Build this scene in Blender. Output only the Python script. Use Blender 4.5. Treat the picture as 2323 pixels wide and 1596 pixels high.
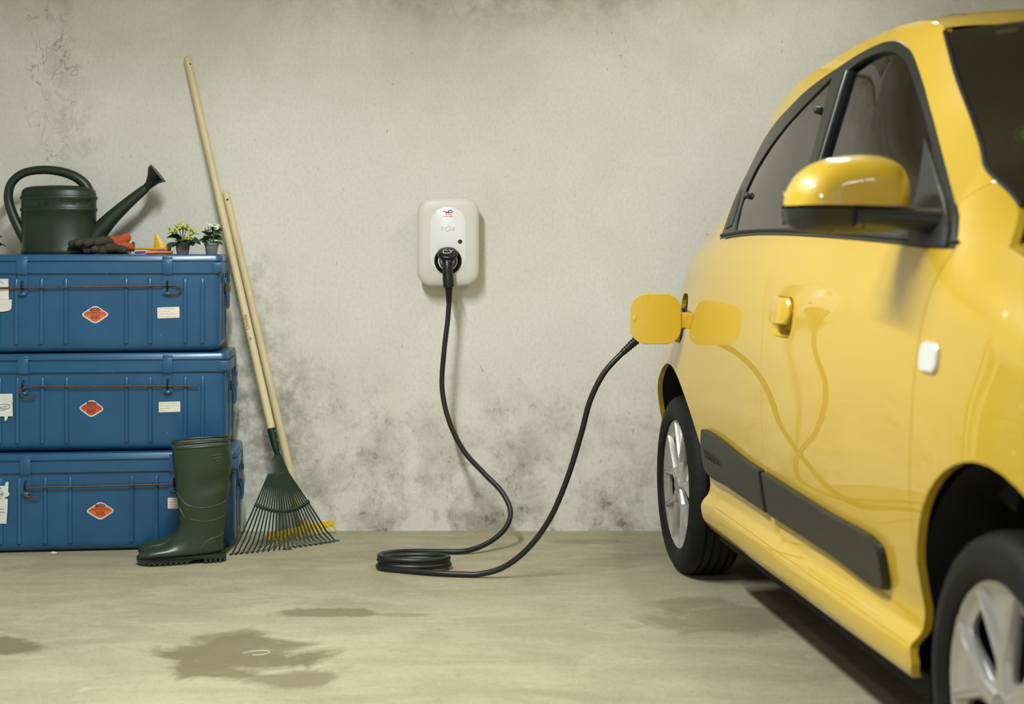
import bpy, bmesh, math, random
from mathutils import Vector, Matrix, Quaternion, noise
from mathutils.geometry import delaunay_2d_cdt
random.seed(7)
for o in list(bpy.data.objects): bpy.data.objects.remove(o, do_unlink=True)
SC = bpy.context.scene; C = SC.collection
PI = math.pi; R = math.radians

# ---------------------------------------------------------------- camera
CAM_H = 1.08; FOC = 3320.0
cam = bpy.data.objects.new('camera', bpy.data.cameras.new('camera')); C.objects.link(cam)
cam.data.sensor_width = 36.0; cam.data.lens = FOC*36.0/2323.0
cam.data.shift_y = -(798.0-578.0)/2323.0
cam.location = (0, 0, CAM_H); cam.rotation_euler = (PI/2, 0, 0)
cam.data.dof.use_dof = True; cam.data.dof.focus_distance = 5.25; cam.data.dof.aperture_fstop = 2.8
cam.data.clip_start = .05
SC.camera = cam
# ---------------------------------------------------------------- world (daylight outside the open garage door), exposure
W = bpy.data.worlds.new('world'); SC.world = W; W.use_nodes = True
bg = W.node_tree.nodes['Background']; bg.inputs[0].default_value = (.90, .97, 1, 1); bg.inputs[1].default_value = .75
SC.view_settings.view_transform = 'Standard'; SC.view_settings.look = 'None'
SC.view_settings.exposure = 0.0; SC.view_settings.gamma = 1.0; SC.view_settings.use_curve_mapping = False
LAMP_POWER = {'a': 101.0, 'b': 11.0, 'c': 46.0, 'd': 22.0}
LAMP_COL = (.95, 1.0, .985)

# ---------------------------------------------------------------- materials
MATS = {}
def lin(c):
    return tuple((x/12.92 if x <= .04045 else ((x+.055)/1.055)**2.4) for x in c)
def rgb(r, g, b): return lin((r/255, g/255, b/255))
class NT:
    def __init__(s, m): s.t = m.node_tree; s.n = s.t.nodes; s.l = s.t.links
    def node(s, ty, **k):
        n = s.n.new(ty)
        for a, b in k.items(): setattr(n, a, b)
        return n
    def link(s, a, b): s.l.new(a, b)
    def noise(s, vec, scale, detail=5, rough=.6, dist=0):
        n = s.node('ShaderNodeTexNoise'); n.inputs['Scale'].default_value = scale
        n.inputs['Detail'].default_value = detail; n.inputs['Roughness'].default_value = rough
        n.inputs['Distortion'].default_value = dist; s.link(vec, n.inputs['Vector']); return n.outputs['Fac']
    def ramp(s, fac, a, b, ca=(0,0,0,1), cb=(1,1,1,1)):
        n = s.node('ShaderNodeValToRGB'); n.color_ramp.elements[0].position = a; n.color_ramp.elements[1].position = b
        n.color_ramp.elements[0].color = ca; n.color_ramp.elements[1].color = cb; s.link(fac, n.inputs[0]); return n.outputs[0]
    def mix(s, fac, a, b, mode='MIX'):
        n = s.node('ShaderNodeMix', data_type='RGBA', blend_type=mode)
        for i, v in ((0, fac), (6, a), (7, b)):
            if isinstance(v, (int, float)): n.inputs[i].default_value = v
            elif isinstance(v, tuple): n.inputs[i].default_value = (*v[:3], 1)
            else: s.link(v, n.inputs[i])
        return n.outputs[2]
    def math(s, op, a, b=None, c=None, clamp=False):
        n = s.node('ShaderNodeMath', operation=op, use_clamp=clamp)
        for i, v in enumerate((a, b, c)):
            if v is None: continue
            if isinstance(v, (int, float)): n.inputs[i].default_value = v
            else: s.link(v, n.inputs[i])
        return n.outputs[0]
def newmat(name):
    m = bpy.data.materials.new(name); m.use_nodes = True; MATS[name] = m
    nt = NT(m); return m, nt, nt.n['Principled BSDF']
def M(name, col, rough=.5, metal=0, coat=0, vary=None, bump=None, spec=None, coat_rough=.03, trans=0, sheen=0, emit=None):
    if name in MATS: return MATS[name]
    m, nt, p = newmat(name)
    p.inputs['Base Color'].default_value = (*col, 1); p.inputs['Roughness'].default_value = rough
    p.inputs['Metallic'].default_value = metal; p.inputs['Coat Weight'].default_value = coat
    p.inputs['Coat Roughness'].default_value = coat_rough
    if spec is not None: p.inputs['Specular IOR Level'].default_value = spec
    if sheen: p.inputs['Sheen Weight'].default_value = sheen
    if trans: p.inputs['Transmission Weight'].default_value = trans
    if emit: p.inputs['Emission Color'].default_value = (*emit[0], 1); p.inputs['Emission Strength'].default_value = emit[1]
    if vary or bump:
        tc = nt.node('ShaderNodeTexCoord').outputs['Object']
        if vary:
            sc, amt = vary; f = nt.noise(tc, sc)
            dark = tuple(x*(1-amt) for x in col); lite = tuple(min(1, x*(1+amt*.6)) for x in col)
            r = nt.ramp(f, .3, .7, (*dark, 1), (*lite, 1)); nt.link(r, p.inputs['Base Color'])
        if bump:
            sc, st = bump; f2 = nt.noise(tc, sc, 4)
            b = nt.node('ShaderNodeBump'); b.inputs['Strength'].default_value = st; b.inputs['Distance'].default_value = .01
            nt.link(f2, b.inputs['Height']); nt.link(b.outputs[0], p.inputs['Normal'])
    return m

# ---------------------------------------------------------------- mesh helpers
def V(*a): return Vector(a)
class MB:
    def __init__(s): s.v = []; s.f = []; s.mi = []
    def add(s, vs, fs, mi=0):
        o = len(s.v); s.v += [tuple(v) for v in vs]; s.f += [tuple(i+o for i in f) for f in fs]; s.mi += [mi]*len(fs); return s
    def box(s, c, d, M4=None):
        vs = [Vector((c[0]+d[0]/2*i, c[1]+d[1]/2*j, c[2]+d[2]/2*k)) for k in (-1,1) for j in (-1,1) for i in (-1,1)]
        if M4: vs = [M4 @ v for v in vs]
        return s.add(vs, [(0,2,3,1),(4,5,7,6),(0,1,5,4),(2,6,7,3),(0,4,6,2),(1,3,7,5)])
    def rbox(s, c, d, r=.005, seg=2, M4=None):
        bm = bmesh.new(); bmesh.ops.create_cube(bm, size=1)
        for v in bm.verts: v.co = Vector((v.co.x*d[0], v.co.y*d[1], v.co.z*d[2]))
        bmesh.ops.bevel(bm, geom=list(bm.edges), offset=min(r, min(d)*.49), segments=seg, profile=.5, affect='EDGES')
        bm.verts.index_update()
        vs = [v.co+Vector(c) for v in bm.verts]
        if M4: vs = [M4 @ v for v in vs]
        s.add(vs, [[v.index for v in f.verts] for f in bm.faces]); bm.free(); return s
    def rings(s, rings, cap=(True, True), closed=True):
        n = len(rings[0]); vs = [p for r in rings for p in r]; fs = []
        for i in range(len(rings)-1):
            for j in range(n if closed else n-1):
                a = i*n+j; b = i*n+(j+1) % n; fs.append((a, b, b+n, a+n))
        if cap[0]: fs.append(tuple(range(n-1, -1, -1)))
        if cap[1]: fs.append(tuple(range((len(rings)-1)*n, len(rings)*n)))
        return s.add(vs, fs)
    def tube(s, path, rad, n=10, cap=(True, True), up=None):
        path = [Vector(p) for p in path]; N = len(path)
        rad = rad if isinstance(rad, (list, tuple)) else [rad]*N
        t0 = (path[1]-path[0]).normalized(); a = Vector(up) if up else (Vector((0,0,1)) if abs(t0.z) < .9 else Vector((1,0,0)))
        u = (a-t0*a.dot(t0)).normalized(); rings = []; prev = t0
        for i in range(N):
            t = (path[min(i+1, N-1)]-path[max(i-1, 0)]).normalized()
            u = prev.rotation_difference(t) @ u; u = (u-t*u.dot(t)).normalized(); prev = t; w = t.cross(u)
            r = rad[i]; ru, rw = r if isinstance(r, tuple) else (r, r)
            rings.append([path[i]+u*(ru*math.cos(2*PI*k/n))+w*(rw*math.sin(2*PI*k/n)) for k in range(n)])
        return s.rings(rings, cap)
    def lathe(s, prof, n=24, axis='z', c=(0,0,0), sx=1, sy=1, cap=(False, False), a0=0, a1=2*PI):
        full = abs(a1-a0-2*PI) < 1e-6; rings = []
        for r, h in prof:
            ring = []
            for k in range(n if full else n+1):
                a = a0+(a1-a0)*k/n; x, y = r*math.cos(a)*sx, r*math.sin(a)*sy
                p = (x, y, h) if axis == 'z' else ((x, h, y) if axis == 'y' else (h, x, y))
                ring.append(Vector(p)+Vector(c))
            rings.append(ring)
        return s.rings(rings, cap, closed=full)
    def grid(s, fn, nu, nv):
        vs = [fn(i/(nu-1), j/(nv-1)) for i in range(nu) for j in range(nv)]
        return s.add(vs, [(i*nv+j, i*nv+j+1, (i+1)*nv+j+1, (i+1)*nv+j) for i in range(nu-1) for j in range(nv-1)])
    def prism(s, poly, fn, d, outward=None):
        # flat polygon (a,b) -> fn(a,b,depth); thickness d
        n = len(poly); vs = [fn(a, b, 0) for a, b in poly]+[fn(a, b, d) for a, b in poly]
        return s.add(vs, [tuple(range(n)), tuple(range(2*n-1, n-1, -1))]+[(i, i+n, (i+1) % n+n, (i+1) % n) for i in range(n)])
    def mesh(s, name, mats, smooth=35):
        me = bpy.data.meshes.new(name); me.from_pydata(s.v, [], s.f); me.update()
        bm = bmesh.new(); bm.from_mesh(me); bmesh.ops.recalc_face_normals(bm, faces=bm.faces); bm.to_mesh(me); bm.free()
        mats = mats if isinstance(mats, (list, tuple)) else [mats]
        for m in mats: me.materials.append(m)
        if len(mats) > 1:
            for p, k in zip(me.polygons, s.mi): p.material_index = k
        if smooth:
            me.shade_smooth(); me.set_sharp_from_angle(angle=R(smooth))
        return me
    def build(s, name, mats, parent=None, smooth=35, loc=None, label=None):
        return link(name, s.mesh(name, mats, smooth), parent, loc, label)
def link(name, me, parent=None, loc=None, label=None):
    o = bpy.data.objects.new(name, me); C.objects.link(o)
    if parent: o.parent = parent
    if loc: o.location = loc
    if label: o['label'] = label
    return o
def tag(o, label, cat, group=None, kind=None):
    if label: o['label'] = label
    if cat: o['category'] = cat
    if group: o['group'] = group
    if kind: o['kind'] = kind
    return o
def thing(name, label, cat, loc=(0,0,0), rot=(0,0,0), group=None):
    o = bpy.data.objects.new(name, None); C.objects.link(o); o.location = loc; o.rotation_euler = rot
    o.empty_display_size = .05
    return tag(o, label, cat, group)
def struct(name, mb, m, smooth=None):
    o = mb.build(name, m, smooth=smooth); o['kind'] = 'structure'; return o
def catmull(pts, n=8, closed=False):
    pts = [Vector(p) for p in pts]; N = len(pts); out = []
    for i in range(N if closed else N-1):
        if closed: p0, p1, p2, p3 = (pts[(i+k) % N] for k in (-1, 0, 1, 2))
        else: p0, p1, p2, p3 = pts[max(i-1, 0)], pts[i], pts[i+1], pts[min(i+2, N-1)]
        # centripetal
        def tj(ti, a, b): return ti+max((b-a).length, 1e-6)**.5
        t0 = 0; t1 = tj(t0, p0, p1); t2 = tj(t1, p1, p2); t3 = tj(t2, p2, p3)
        for k in range(n):
            t = t1+(t2-t1)*k/n
            A1 = p0*((t1-t)/(t1-t0))+p1*((t-t0)/(t1-t0)); A2 = p1*((t2-t)/(t2-t1))+p2*((t-t1)/(t2-t1)); A3 = p2*((t3-t)/(t3-t2))+p3*((t-t2)/(t3-t2))
            B1 = A1*((t2-t)/(t2-t0))+A2*((t-t0)/(t2-t0)); B2 = A2*((t3-t)/(t3-t1))+A3*((t-t1)/(t3-t1))
            out.append(B1*((t2-t)/(t2-t1))+B2*((t-t1)/(t2-t1)))
    if not closed: out.append(pts[-1].copy())
    return out
def rrect(w, h, r, n=6, cx=0, cy=0):
    out = []
    for k, (sx, sy) in enumerate(((1,1),(-1,1),(-1,-1),(1,-1))):
        for i in range(n+1):
            a = PI/2*k+PI/2*i/n
            out.append((cx+sx*(w/2-r)+r*math.cos(a), cy+sy*(h/2-r)+r*math.sin(a)))
    return out
def inpoly(x, y, poly):
    r = False; j = len(poly)-1
    for i in range(len(poly)):
        xi, yi = poly[i]; xj, yj = poly[j]
        if (yi > y) != (yj > y) and x < (xj-xi)*(y-yi)/(yj-yi)+xi: r = not r
        j = i
    return r
def segdist(x, y, polys):
    b = 1e9
    for poly in polys:
        for i in range(len(poly)):
            ax, ay = poly[i-1]; bx, by = poly[i]; dx, dy = bx-ax, by-ay; L = dx*dx+dy*dy
            t = 0 if L == 0 else max(0, min(1, ((x-ax)*dx+(y-ay)*dy)/L))
            d = (ax+t*dx-x)**2+(ay+t*dy-y)**2
            if d < b: b = d
    return math.sqrt(b)
def resample(poly, h):
    out = []
    for i in range(len(poly)):
        a, b = poly[i], poly[(i+1) % len(poly)]; n = max(1, int(math.hypot(b[0]-a[0], b[1]-a[1])/h+.5))
        for k in range(n): out.append((a[0]+(b[0]-a[0])*k/n, a[1]+(b[1]-a[1])*k/n))
    return out
def area(poly): return sum(poly[i-1][0]*poly[i][1]-poly[i][0]*poly[i-1][1] for i in range(len(poly)))/2
def offset(poly, d):
    # shrink a closed polygon inward by d
    if area(poly) < 0: poly = poly[::-1]
    n = len(poly); out = []
    for i in range(n):
        p, q, r = Vector(poly[i-1]), Vector(poly[i]), Vector(poly[(i+1) % n])
        e1 = (q-p); e2 = (r-q)
        if e1.length < 1e-9: e1 = e2
        if e2.length < 1e-9: e2 = e1
        e1 = e1.normalized(); e2 = e2.normalized()
        n1 = Vector((-e1.y, e1.x)); n2 = Vector((-e2.y, e2.x)); m = n1+n2
        if m.length < 1e-6: m = n1
        m.normalize(); k = d/max(.45, m.dot(n1)); out.append((q.x+m.x*k, q.y+m.y*k))
    return out
def tri2d(poly, holes, h):
    """triangulate polygon with holes, inner points every h; returns verts, tris, boundary loops (indices)"""
    loops = [poly]+list(holes); pts = []; edges = []; lo = []
    for L in loops:
        o = len(pts); pts += [Vector(p) for p in L]; n = len(L)
        edges += [(o+i, o+(i+1) % n) for i in range(n)]; lo.append(list(range(o, o+n)))
    xs = [p[0] for p in poly]; ys = [p[1] for p in poly]; cell = h*.5
    near = set()
    for L in loops:
        for q in resample(L, h*.4):
            i, j = int(q[0]//cell), int(q[1]//cell)
            for di in (-1, 0, 1):
                for dj in (-1, 0, 1): near.add((i+di, j+dj))
    y = min(ys)+h*.5; row = 0
    while y < max(ys):
        cr = []
        for L in loops:
            for i in range(len(L)):
                (x0, y0), (x1, y1) = L[i-1], L[i]
                if (y0 > y) != (y1 > y): cr.append(x0+(x1-x0)*(y-y0)/(y1-y0))
        cr.sort(); x = min(xs)+h*(.5 if row % 2 else 1.0); k = 0
        while x < max(xs):
            while k < len(cr) and cr[k] < x: k += 1
            if k % 2 and (int(x//cell), int(y//cell)) not in near: pts.append(Vector((x, y)))
            x += h
        y += h*.87; row += 1
    v, e, f, ov, oe, of = delaunay_2d_cdt(pts, edges, [], 0, 1e-7, True)
    mp = {}
    for i, src in enumerate(ov):
        for k in src: mp[k] = i
    fs = []
    for t in f:
        c = sum((v[i] for i in t), Vector((0, 0)))/len(t)
        if inpoly(c.x, c.y, poly) and not any(inpoly(c.x, c.y, q) for q in holes): fs.append(tuple(t))
    return [(p.x, p.y) for p in v], fs, [[mp[i] for i in L] for L in lo]
def patch(name, poly, fn, mat, parent=None, holes=(), h=.03, gap=0, hem=((0, -.012),), analytic=True, flip=False, label=None, back=None):
    """curved panel: polygon in (a,b) mapped by fn(a,b,depth); rim folded by hem steps (inset outward, depth)"""
    poly = resample(list(poly), h)
    if area(poly) < 0: poly = poly[::-1]
    holes = [resample(list(q), h) for q in holes]
    holes = [q if area(q) > 0 else q[::-1] for q in holes]
    if gap: poly = offset(poly, gap); holes = [offset(q, -gap) for q in holes]
    v, f, loops = tri2d(poly, holes, h)
    e = 2e-3
    def nrm(a, b):
        n = (fn(a+e, b, 0)-fn(a-e, b, 0)).cross(fn(a, b+e, 0)-fn(a, b-e, 0))
        return (-n if flip else n).normalized()
    co = [fn(a, b, 0) for a, b in v]; nn = [nrm(a, b) for a, b in v] if analytic else None
    faces = []
    for t in f:
        t = list(t)
        n = (co[t[1]]-co[t[0]]).cross(co[t[2]]-co[t[0]]); r = nrm(*v[t[0]])
        faces.append(tuple(t) if n.dot(r) > 0 else tuple(t[::-1]))
    nf = len(faces); hemf = []
    for li, L in enumerate(loops):
        pl = [v[i] for i in L]; prev = L
        if analytic:
            prev = list(range(len(co), len(co)+len(L))); co += [co[i].copy() for i in L]
        for (ins, dep) in hem:
            off = offset(pl, -ins if li == 0 else ins) if ins else pl
            if len(off) == len(pl) and ins and area(pl) < 0: off = off[::-1]
            cur = []
            for (a, b) in off: cur.append(len(co)); co.append(fn(a, b, dep))
            n = len(L)
            for i in range(n): hemf.append((prev[i], prev[(i+1) % n], cur[(i+1) % n], cur[i]))
            prev = cur
    me = bpy.data.meshes.new(name); me.from_pydata([tuple(c) for c in co], [], faces+hemf); me.update()
    me.materials.append(mat); me.shade_smooth()
    if analytic:
        # hems: orient, then custom normals for the sheet
        ln = []
        for p in me.polygons:
            if p.index < nf:
                for vi in p.vertices: ln.append(tuple(nn[vi]))
            else:
                for vi in p.vertices: ln.append(tuple(p.normal))
        me.normals_split_custom_set(ln)
    else:
        bm = bmesh.new(); bm.from_mesh(me); bmesh.ops.recalc_face_normals(bm, faces=bm.faces); bm.to_mesh(me); bm.free()
        me.set_sharp_from_angle(angle=R(50))
    return link(name, me, parent, label=label)
TXT = {}
def text_mesh(txt, size, mat, bold=0, ext=.0004, spacing=1.0, align='CENTER', res=2):
    c = bpy.data.curves.new('text', 'FONT'); c.body = txt; c.size = size; c.extrude = ext; c.align_x = align; c.align_y = 'CENTER'
    c.offset = bold; c.space_character = spacing; c.resolution_u = res
    o = bpy.data.objects.new('text', c); C.objects.link(o)
    dg = bpy.context.evaluated_depsgraph_get(); dg.update()
    me = bpy.data.meshes.new_from_object(o.evaluated_get(dg)); bpy.data.objects.remove(o); me.materials.clear(); me.materials.append(mat); return me
def put_text(name, txt, size, mat, M4, parent=None, **k):
    sx = k.pop('sx', 1); sy = k.pop('sy', 1)
    me = text_mesh(txt, size, mat, **k); me.transform(M4 @ Matrix.Diagonal((sx, sy, 1, 1))); return link(name, me, parent)
def ribbon(mb, pts, w, fn, lift=.0005, closed=False):
    """flat stroke of width w along 2D pts mapped by fn(a,b,depth)"""
    pts = [Vector(p) for p in pts]; n = len(pts); A = []; B = []
    for i in range(n):
        if closed: t = pts[(i+1) % n]-pts[i-1]
        else: t = pts[min(i+1, n-1)]-pts[max(i-1, 0)]
        t = t.normalized() if t.length > 1e-9 else Vector((1, 0)); q = Vector((-t.y, t.x))
        ww = w[i] if isinstance(w, (list, tuple)) else w
        A.append(pts[i]+q*ww/2); B.append(pts[i]-q*ww/2)
    vs = [fn(p.x, p.y, lift) for p in A]+[fn(p.x, p.y, lift) for p in B]
    return mb.add(vs, [(i, (i+1) % n, (i+1) % n+n, i+n) for i in range(n if closed else n-1)])

# ---------------------------------------------------------------- the garage shell
XL, XR, YB, YF, ZC = -3.3, 3.7, 5.73, -2.8, 2.58
def ellipse_mask(nt, pos, c, r, edge=.25, wob=.5, nscale=7):
    """0..1 mask of an irregular blot centred at c with radii r (two axes of the object's own coordinates)"""
    ax = c[3] if len(c) > 3 else 'xy'
    sep = nt.node('ShaderNodeSeparateXYZ'); nt.link(pos, sep.inputs[0])
    o = {'x': sep.outputs[0], 'y': sep.outputs[1], 'z': sep.outputs[2]}
    a = nt.math('DIVIDE', nt.math('SUBTRACT', o[ax[0]], c[0]), r[0]); b = nt.math('DIVIDE', nt.math('SUBTRACT', o[ax[1]], c[1]), r[1])
    d = nt.math('SQRT', nt.math('ADD', nt.math('MULTIPLY', a, a), nt.math('MULTIPLY', b, b)))
    n = nt.noise(pos, nscale, 6, .66, .6)
    d = nt.math('ADD', d, nt.math('MULTIPLY', nt.math('SUBTRACT', n, .5), wob*2))
    return nt.math('SUBTRACT', 1.0, nt.math('DIVIDE', nt.math('SUBTRACT', d, 1-edge), edge*2, clamp=True), clamp=True)
def mapped(nt, pos, sc):
    mp = nt.node('ShaderNodeMapping'); mp.inputs['Scale'].default_value = sc; nt.link(pos, mp.inputs[0]); return mp.outputs[0]

def wall_material():
    m, nt, p = newmat('wall_concrete')
    pos = nt.node('ShaderNodeTexCoord').outputs['Object']
    big = nt.noise(pos, .9, 4, .55); mid = nt.noise(pos, 4.5, 6, .6); fine = nt.noise(mapped(nt, pos, (1, 1, .7)), 85, 6, .75); grit = nt.noise(pos, 260, 3, .6)
    c = nt.mix(nt.ramp(big, .32, .68), rgb(207, 205, 194), rgb(228, 227, 223))
    c = nt.mix(nt.math('MULTIPLY', nt.ramp(mid, .40, .70), .45), c, rgb(224, 220, 211))
    gr = nt.noise(pos, 1.7, 4, .6, .4)
    c = nt.mix(nt.math('MULTIPLY', nt.ramp(gr, .52, .72), .32), c, rgb(204, 201, 172))
    c = nt.mix(nt.math('MULTIPLY', nt.ramp(fine, .46, .62), .20), c, rgb(170, 164, 142))
    c = nt.mix(nt.math('MULTIPLY', nt.ramp(grit, .35, .65), .16), c, rgb(240, 238, 228))
    up_ = nt.node('ShaderNodeSeparateXYZ'); nt.link(pos, up_.inputs[0]); hi = nt.math('DIVIDE', nt.math('SUBTRACT', up_.outputs[2], 1.45), .75, clamp=True)
    c = nt.mix(nt.math('MULTIPLY', nt.math('MULTIPLY', hi, nt.ramp(nt.noise(pos, 1.4, 5, .65, .5), .36, .60)), .55), c, rgb(176, 166, 138))   # browner, blotchy tone towards the top of the wall
    # pits and hair marks
    pit = nt.noise(mapped(nt, pos, (1, 1, .55)), 62, 3, .5); sel = nt.noise(pos, 3.2, 3, .5)
    pm = nt.math('MULTIPLY', nt.ramp(pit, .70, .73), nt.ramp(sel, .46, .62))
    c = nt.mix(nt.math('MULTIPLY', pm, .45), c, rgb(104, 96, 72))
    # rising damp and mould towards the floor
    sep = nt.node('ShaderNodeSeparateXYZ'); nt.link(pos, sep.inputs[0]); z = sep.outputs[2]
    low = nt.math('SUBTRACT', 1.0, nt.math('DIVIDE', z, .72, clamp=True), clamp=True)
    dn = nt.noise(pos, 5.5, 7, .68, .3); dm = nt.math('MULTIPLY', nt.math('MULTIPLY', nt.ramp(dn, .44, .68), low), 1.25, clamp=True)
    c = nt.mix(nt.math('MULTIPLY', dm, .62), c, rgb(120, 113, 88))
    sp = nt.noise(pos, 24, 6, .75); sm = nt.math('MULTIPLY', nt.math('MULTIPLY', nt.ramp(sp, .53, .64), nt.ramp(dn, .42, .60)), nt.math('POWER', low, .7))
    c = nt.mix(nt.math('MULTIPLY', sm, .62), c, rgb(82, 78, 62))
    for (cx, cz, rx, rz, amt) in ((-1.02, .50, .24, .20, .55), (-.92, .24, .16, .14, .45), (-1.78, 1.98, .05, .30, .22), (-1.72, 1.55, .10, .22, .20), (.0, 2.16, .9, .16, .32), (-1.0, .83, .10, .22, .35)):
        k = ellipse_mask(nt, pos, (cx, cz, 0, 'xz'), (rx, rz), .5, .55, 9)
        k = nt.math('MULTIPLY', k, nt.ramp(nt.noise(pos, 17, 6, .7), .40, .62))
        c = nt.mix(nt.math('MULTIPLY', k, amt), c, rgb(96, 90, 68))
    # dry hairlines of old creeper, upper left
    cr = nt.noise(mapped(nt, pos, (1, 1, 1)), 11, 2, .4, 1.2)
    line = nt.math('SUBTRACT', 1.0, nt.math('DIVIDE', nt.math('ABSOLUTE', nt.math('SUBTRACT', cr, .5)), .012, clamp=True), clamp=True)
    k = ellipse_mask(nt, pos, (-1.80, 1.78, 0, 'xz'), (.10, .34), .4, .6, 8)
    c = nt.mix(nt.math('MULTIPLY', nt.math('MULTIPLY', line, k), .55), c, rgb(90, 82, 58))
    nt.link(c, p.inputs['Base Color']); p.inputs['Roughness'].default_value = .82; p.inputs['Specular IOR Level'].default_value = .3
    b = nt.node('ShaderNodeBump'); b.inputs['Strength'].default_value = .35; b.inputs['Distance'].default_value = .006
    hgt = nt.math('ADD', nt.math('MULTIPLY', fine, .7), nt.math('MULTIPLY', mid, 1.2)); nt.link(hgt, b.inputs['Height']); nt.link(b.outputs[0], p.inputs['Normal'])
    return m
def floor_material():
    m, nt, p = newmat('floor_concrete')
    pos = nt.node('ShaderNodeTexCoord').outputs['Object']
    st = mapped(nt, pos, (.65, 1.3, 1))
    big = nt.noise(st, 1.3, 5, .6, .3); mid = nt.noise(st, 5, 7, .65, .5); fine = nt.noise(pos, 40, 6, .7); streak = nt.noise(mapped(nt, pos, (.25, 3.2, 1)), 4, 6, .65, .3)
    c = nt.mix(nt.ramp(big, .33, .67), rgb(138, 130, 104), rgb(161, 153, 126))
    c = nt.mix(nt.math('MULTIPLY', nt.ramp(mid, .42, .60), .60), c, rgb(172, 165, 138))
    c = nt.mix(nt.math('MULTIPLY', nt.ramp(streak, .52, .70), .24), c, rgb(120, 112, 84))
    c = nt.mix(nt.math('MULTIPLY', nt.ramp(fine, .48, .64), .22), c, rgb(108, 100, 78))
    sc = nt.noise(mapped(nt, pos, (.7, 1.6, 1)), 9, 6, .7, .8)
    c = nt.mix(nt.math('MULTIPLY', nt.ramp(sc, .62, .74), .5), c, rgb(196, 191, 174))
    gr2 = nt.noise(pos, 150, 4, .7); c = nt.mix(nt.math('MULTIPLY', nt.ramp(gr2, .42, .62), .25), c, rgb(190, 184, 160))
    pit = nt.noise(pos, 75, 3, .5); c = nt.mix(nt.math('MULTIPLY', nt.ramp(pit, .70, .73), .6), c, rgb(92, 82, 60))
    rough = .62
    rm = None
    for (cx, cy, rx, ry, amt, wob) in ((-.735, 3.95, .19, .20, .62, .55), (-.55, 3.72, .12, .09, .5, .6), (-.80, 4.13, .10, .08, .5, .6), (-.555, 4.42, .14, .055, .55, .6), (-.30, 4.40, .12, .03, .3, .6), (-1.42, 4.05, .10, .10, .6, .5), (.64, 4.33, .22, .16, .34, .6), (.55, 4.55, .10, .10, .3, .6), (.30, 5.52, .12, .05, .32, .6), (-.9, 5.55, .30, .10, .25, .6)):
        k = ellipse_mask(nt, pos, (cx, cy, 0, 'xy'), (rx, ry), .22, wob*2.9, 4.2)
        k = nt.math('MULTIPLY', k, amt*1.15); rm = k if rm is None else nt.math('MAXIMUM', rm, k)
    rm = nt.math('MULTIPLY', rm, nt.ramp(nt.noise(pos, 22, 6, .7), .10, .42)); c = nt.mix(rm, c, rgb(94, 83, 50))
    nt.link(c, p.inputs['Base Color'])
    nt.link(nt.math('SUBTRACT', .66, nt.math('MULTIPLY', rm, .16)), p.inputs['Roughness']); p.inputs['Specular IOR Level'].default_value = .35
    b = nt.node('ShaderNodeBump'); b.inputs['Strength'].default_value = .30; b.inputs['Distance'].default_value = .004
    nt.link(nt.math('ADD', fine, nt.math('MULTIPLY', mid, 1.5)), b.inputs['Height']); nt.link(b.outputs[0], p.inputs['Normal'])
    return m
WALL = wall_material(); FLOOR = floor_material(); PLASTER = M('ceiling_plaster', rgb(196, 194, 184), .9, vary=(1.2, .10))
th = .2
struct('floor', MB().box(((XL+XR)/2, (YF+YB)/2-1, -th/2), (XR-XL+2*th, YB-YF+2*th+2, th)), FLOOR)
struct('ceiling', MB().box(((XL+XR)/2, (YF+YB)/2, ZC+th/2), (XR-XL+2*th, YB-YF+2*th, th)), PLASTER)
struct('wall_back', MB().box(((XL+XR)/2, YB+th/2, ZC/2), (XR-XL, th, ZC)), WALL)
struct('wall_left', MB().box((XL-th/2, (YF+YB)/2, ZC/2), (th, YB-YF+2*th, ZC)), WALL)
struct('wall_right', MB().box((XR+th/2, (YF+YB)/2, ZC/2), (th, YB-YF+2*th, ZC)), WALL)
fw_ = MB()   # front wall around the open garage door
fw_.box(((XL+XR)/2, YF-th/2, (ZC+2.2)/2), (XR-XL, th, ZC-2.2)); fw_.box((XL+.35, YF-th/2, 1.1), (.7, th, 2.2)); fw_.box((XR-.35, YF-th/2, 1.1), (.7, th, 2.2))
struct('wall_front', fw_, WALL)

# ---------------------------------------------------------------- ceiling lamps
HOUS = M('lamp_housing', rgb(225, 224, 218), .45)
DIFF = M('lamp_diffuser', rgb(255, 250, 235), .4, emit=((1, .96, .86), 6.0))
def ceiling_lamp(key, x, y, length, label):
    t = thing('ceiling_light', label, 'lamp', (x, y, ZC), group='fluorescent battens on the ceiling')
    MB().rbox((0, 0, -.035), (.12, length+.06, .07), .012).build('housing', HOUS, t)
    mb = MB(); mb.tube([(0, -length/2, -.095), (0, length/2, -.095)], .014, 12); mb.build('fluorescent_tube', DIFF, t)
    for sg in (-1, 1): MB().rbox((0, sg*(length/2+.012), -.085), (.05, .03, .05), .006).build('tube_holder', HOUS, t)
    la = bpy.data.lights.new('lamp_light', 'AREA'); la.shape = 'RECTANGLE'; la.size = .07; la.size_y = length; la.energy = LAMP_POWER[key]; la.color = LAMP_COL
    lo = bpy.data.objects.new('lamp_light', la); C.objects.link(lo); lo.parent = t; lo.location = (0, 0, -.115)
    return t
ceiling_lamp('a', -.72, 3.2, 1.5, 'long fluorescent batten on the ceiling above the bare floor beside the car')
ceiling_lamp('b', .95, 4.75, 1.0, 'long fluorescent batten on the ceiling above the yellow car')
ceiling_lamp('c', -.85, -.6, 1.5, 'added fill batten on the ceiling by the open garage door')  # unseen lamp added behind the camera as frontal fill
ceiling_lamp('d', 2.0, -.6, 1.5, 'added fill batten on the ceiling by the garage door, right of its twin')  # second unseen lamp, added for the same frontal fill

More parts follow.
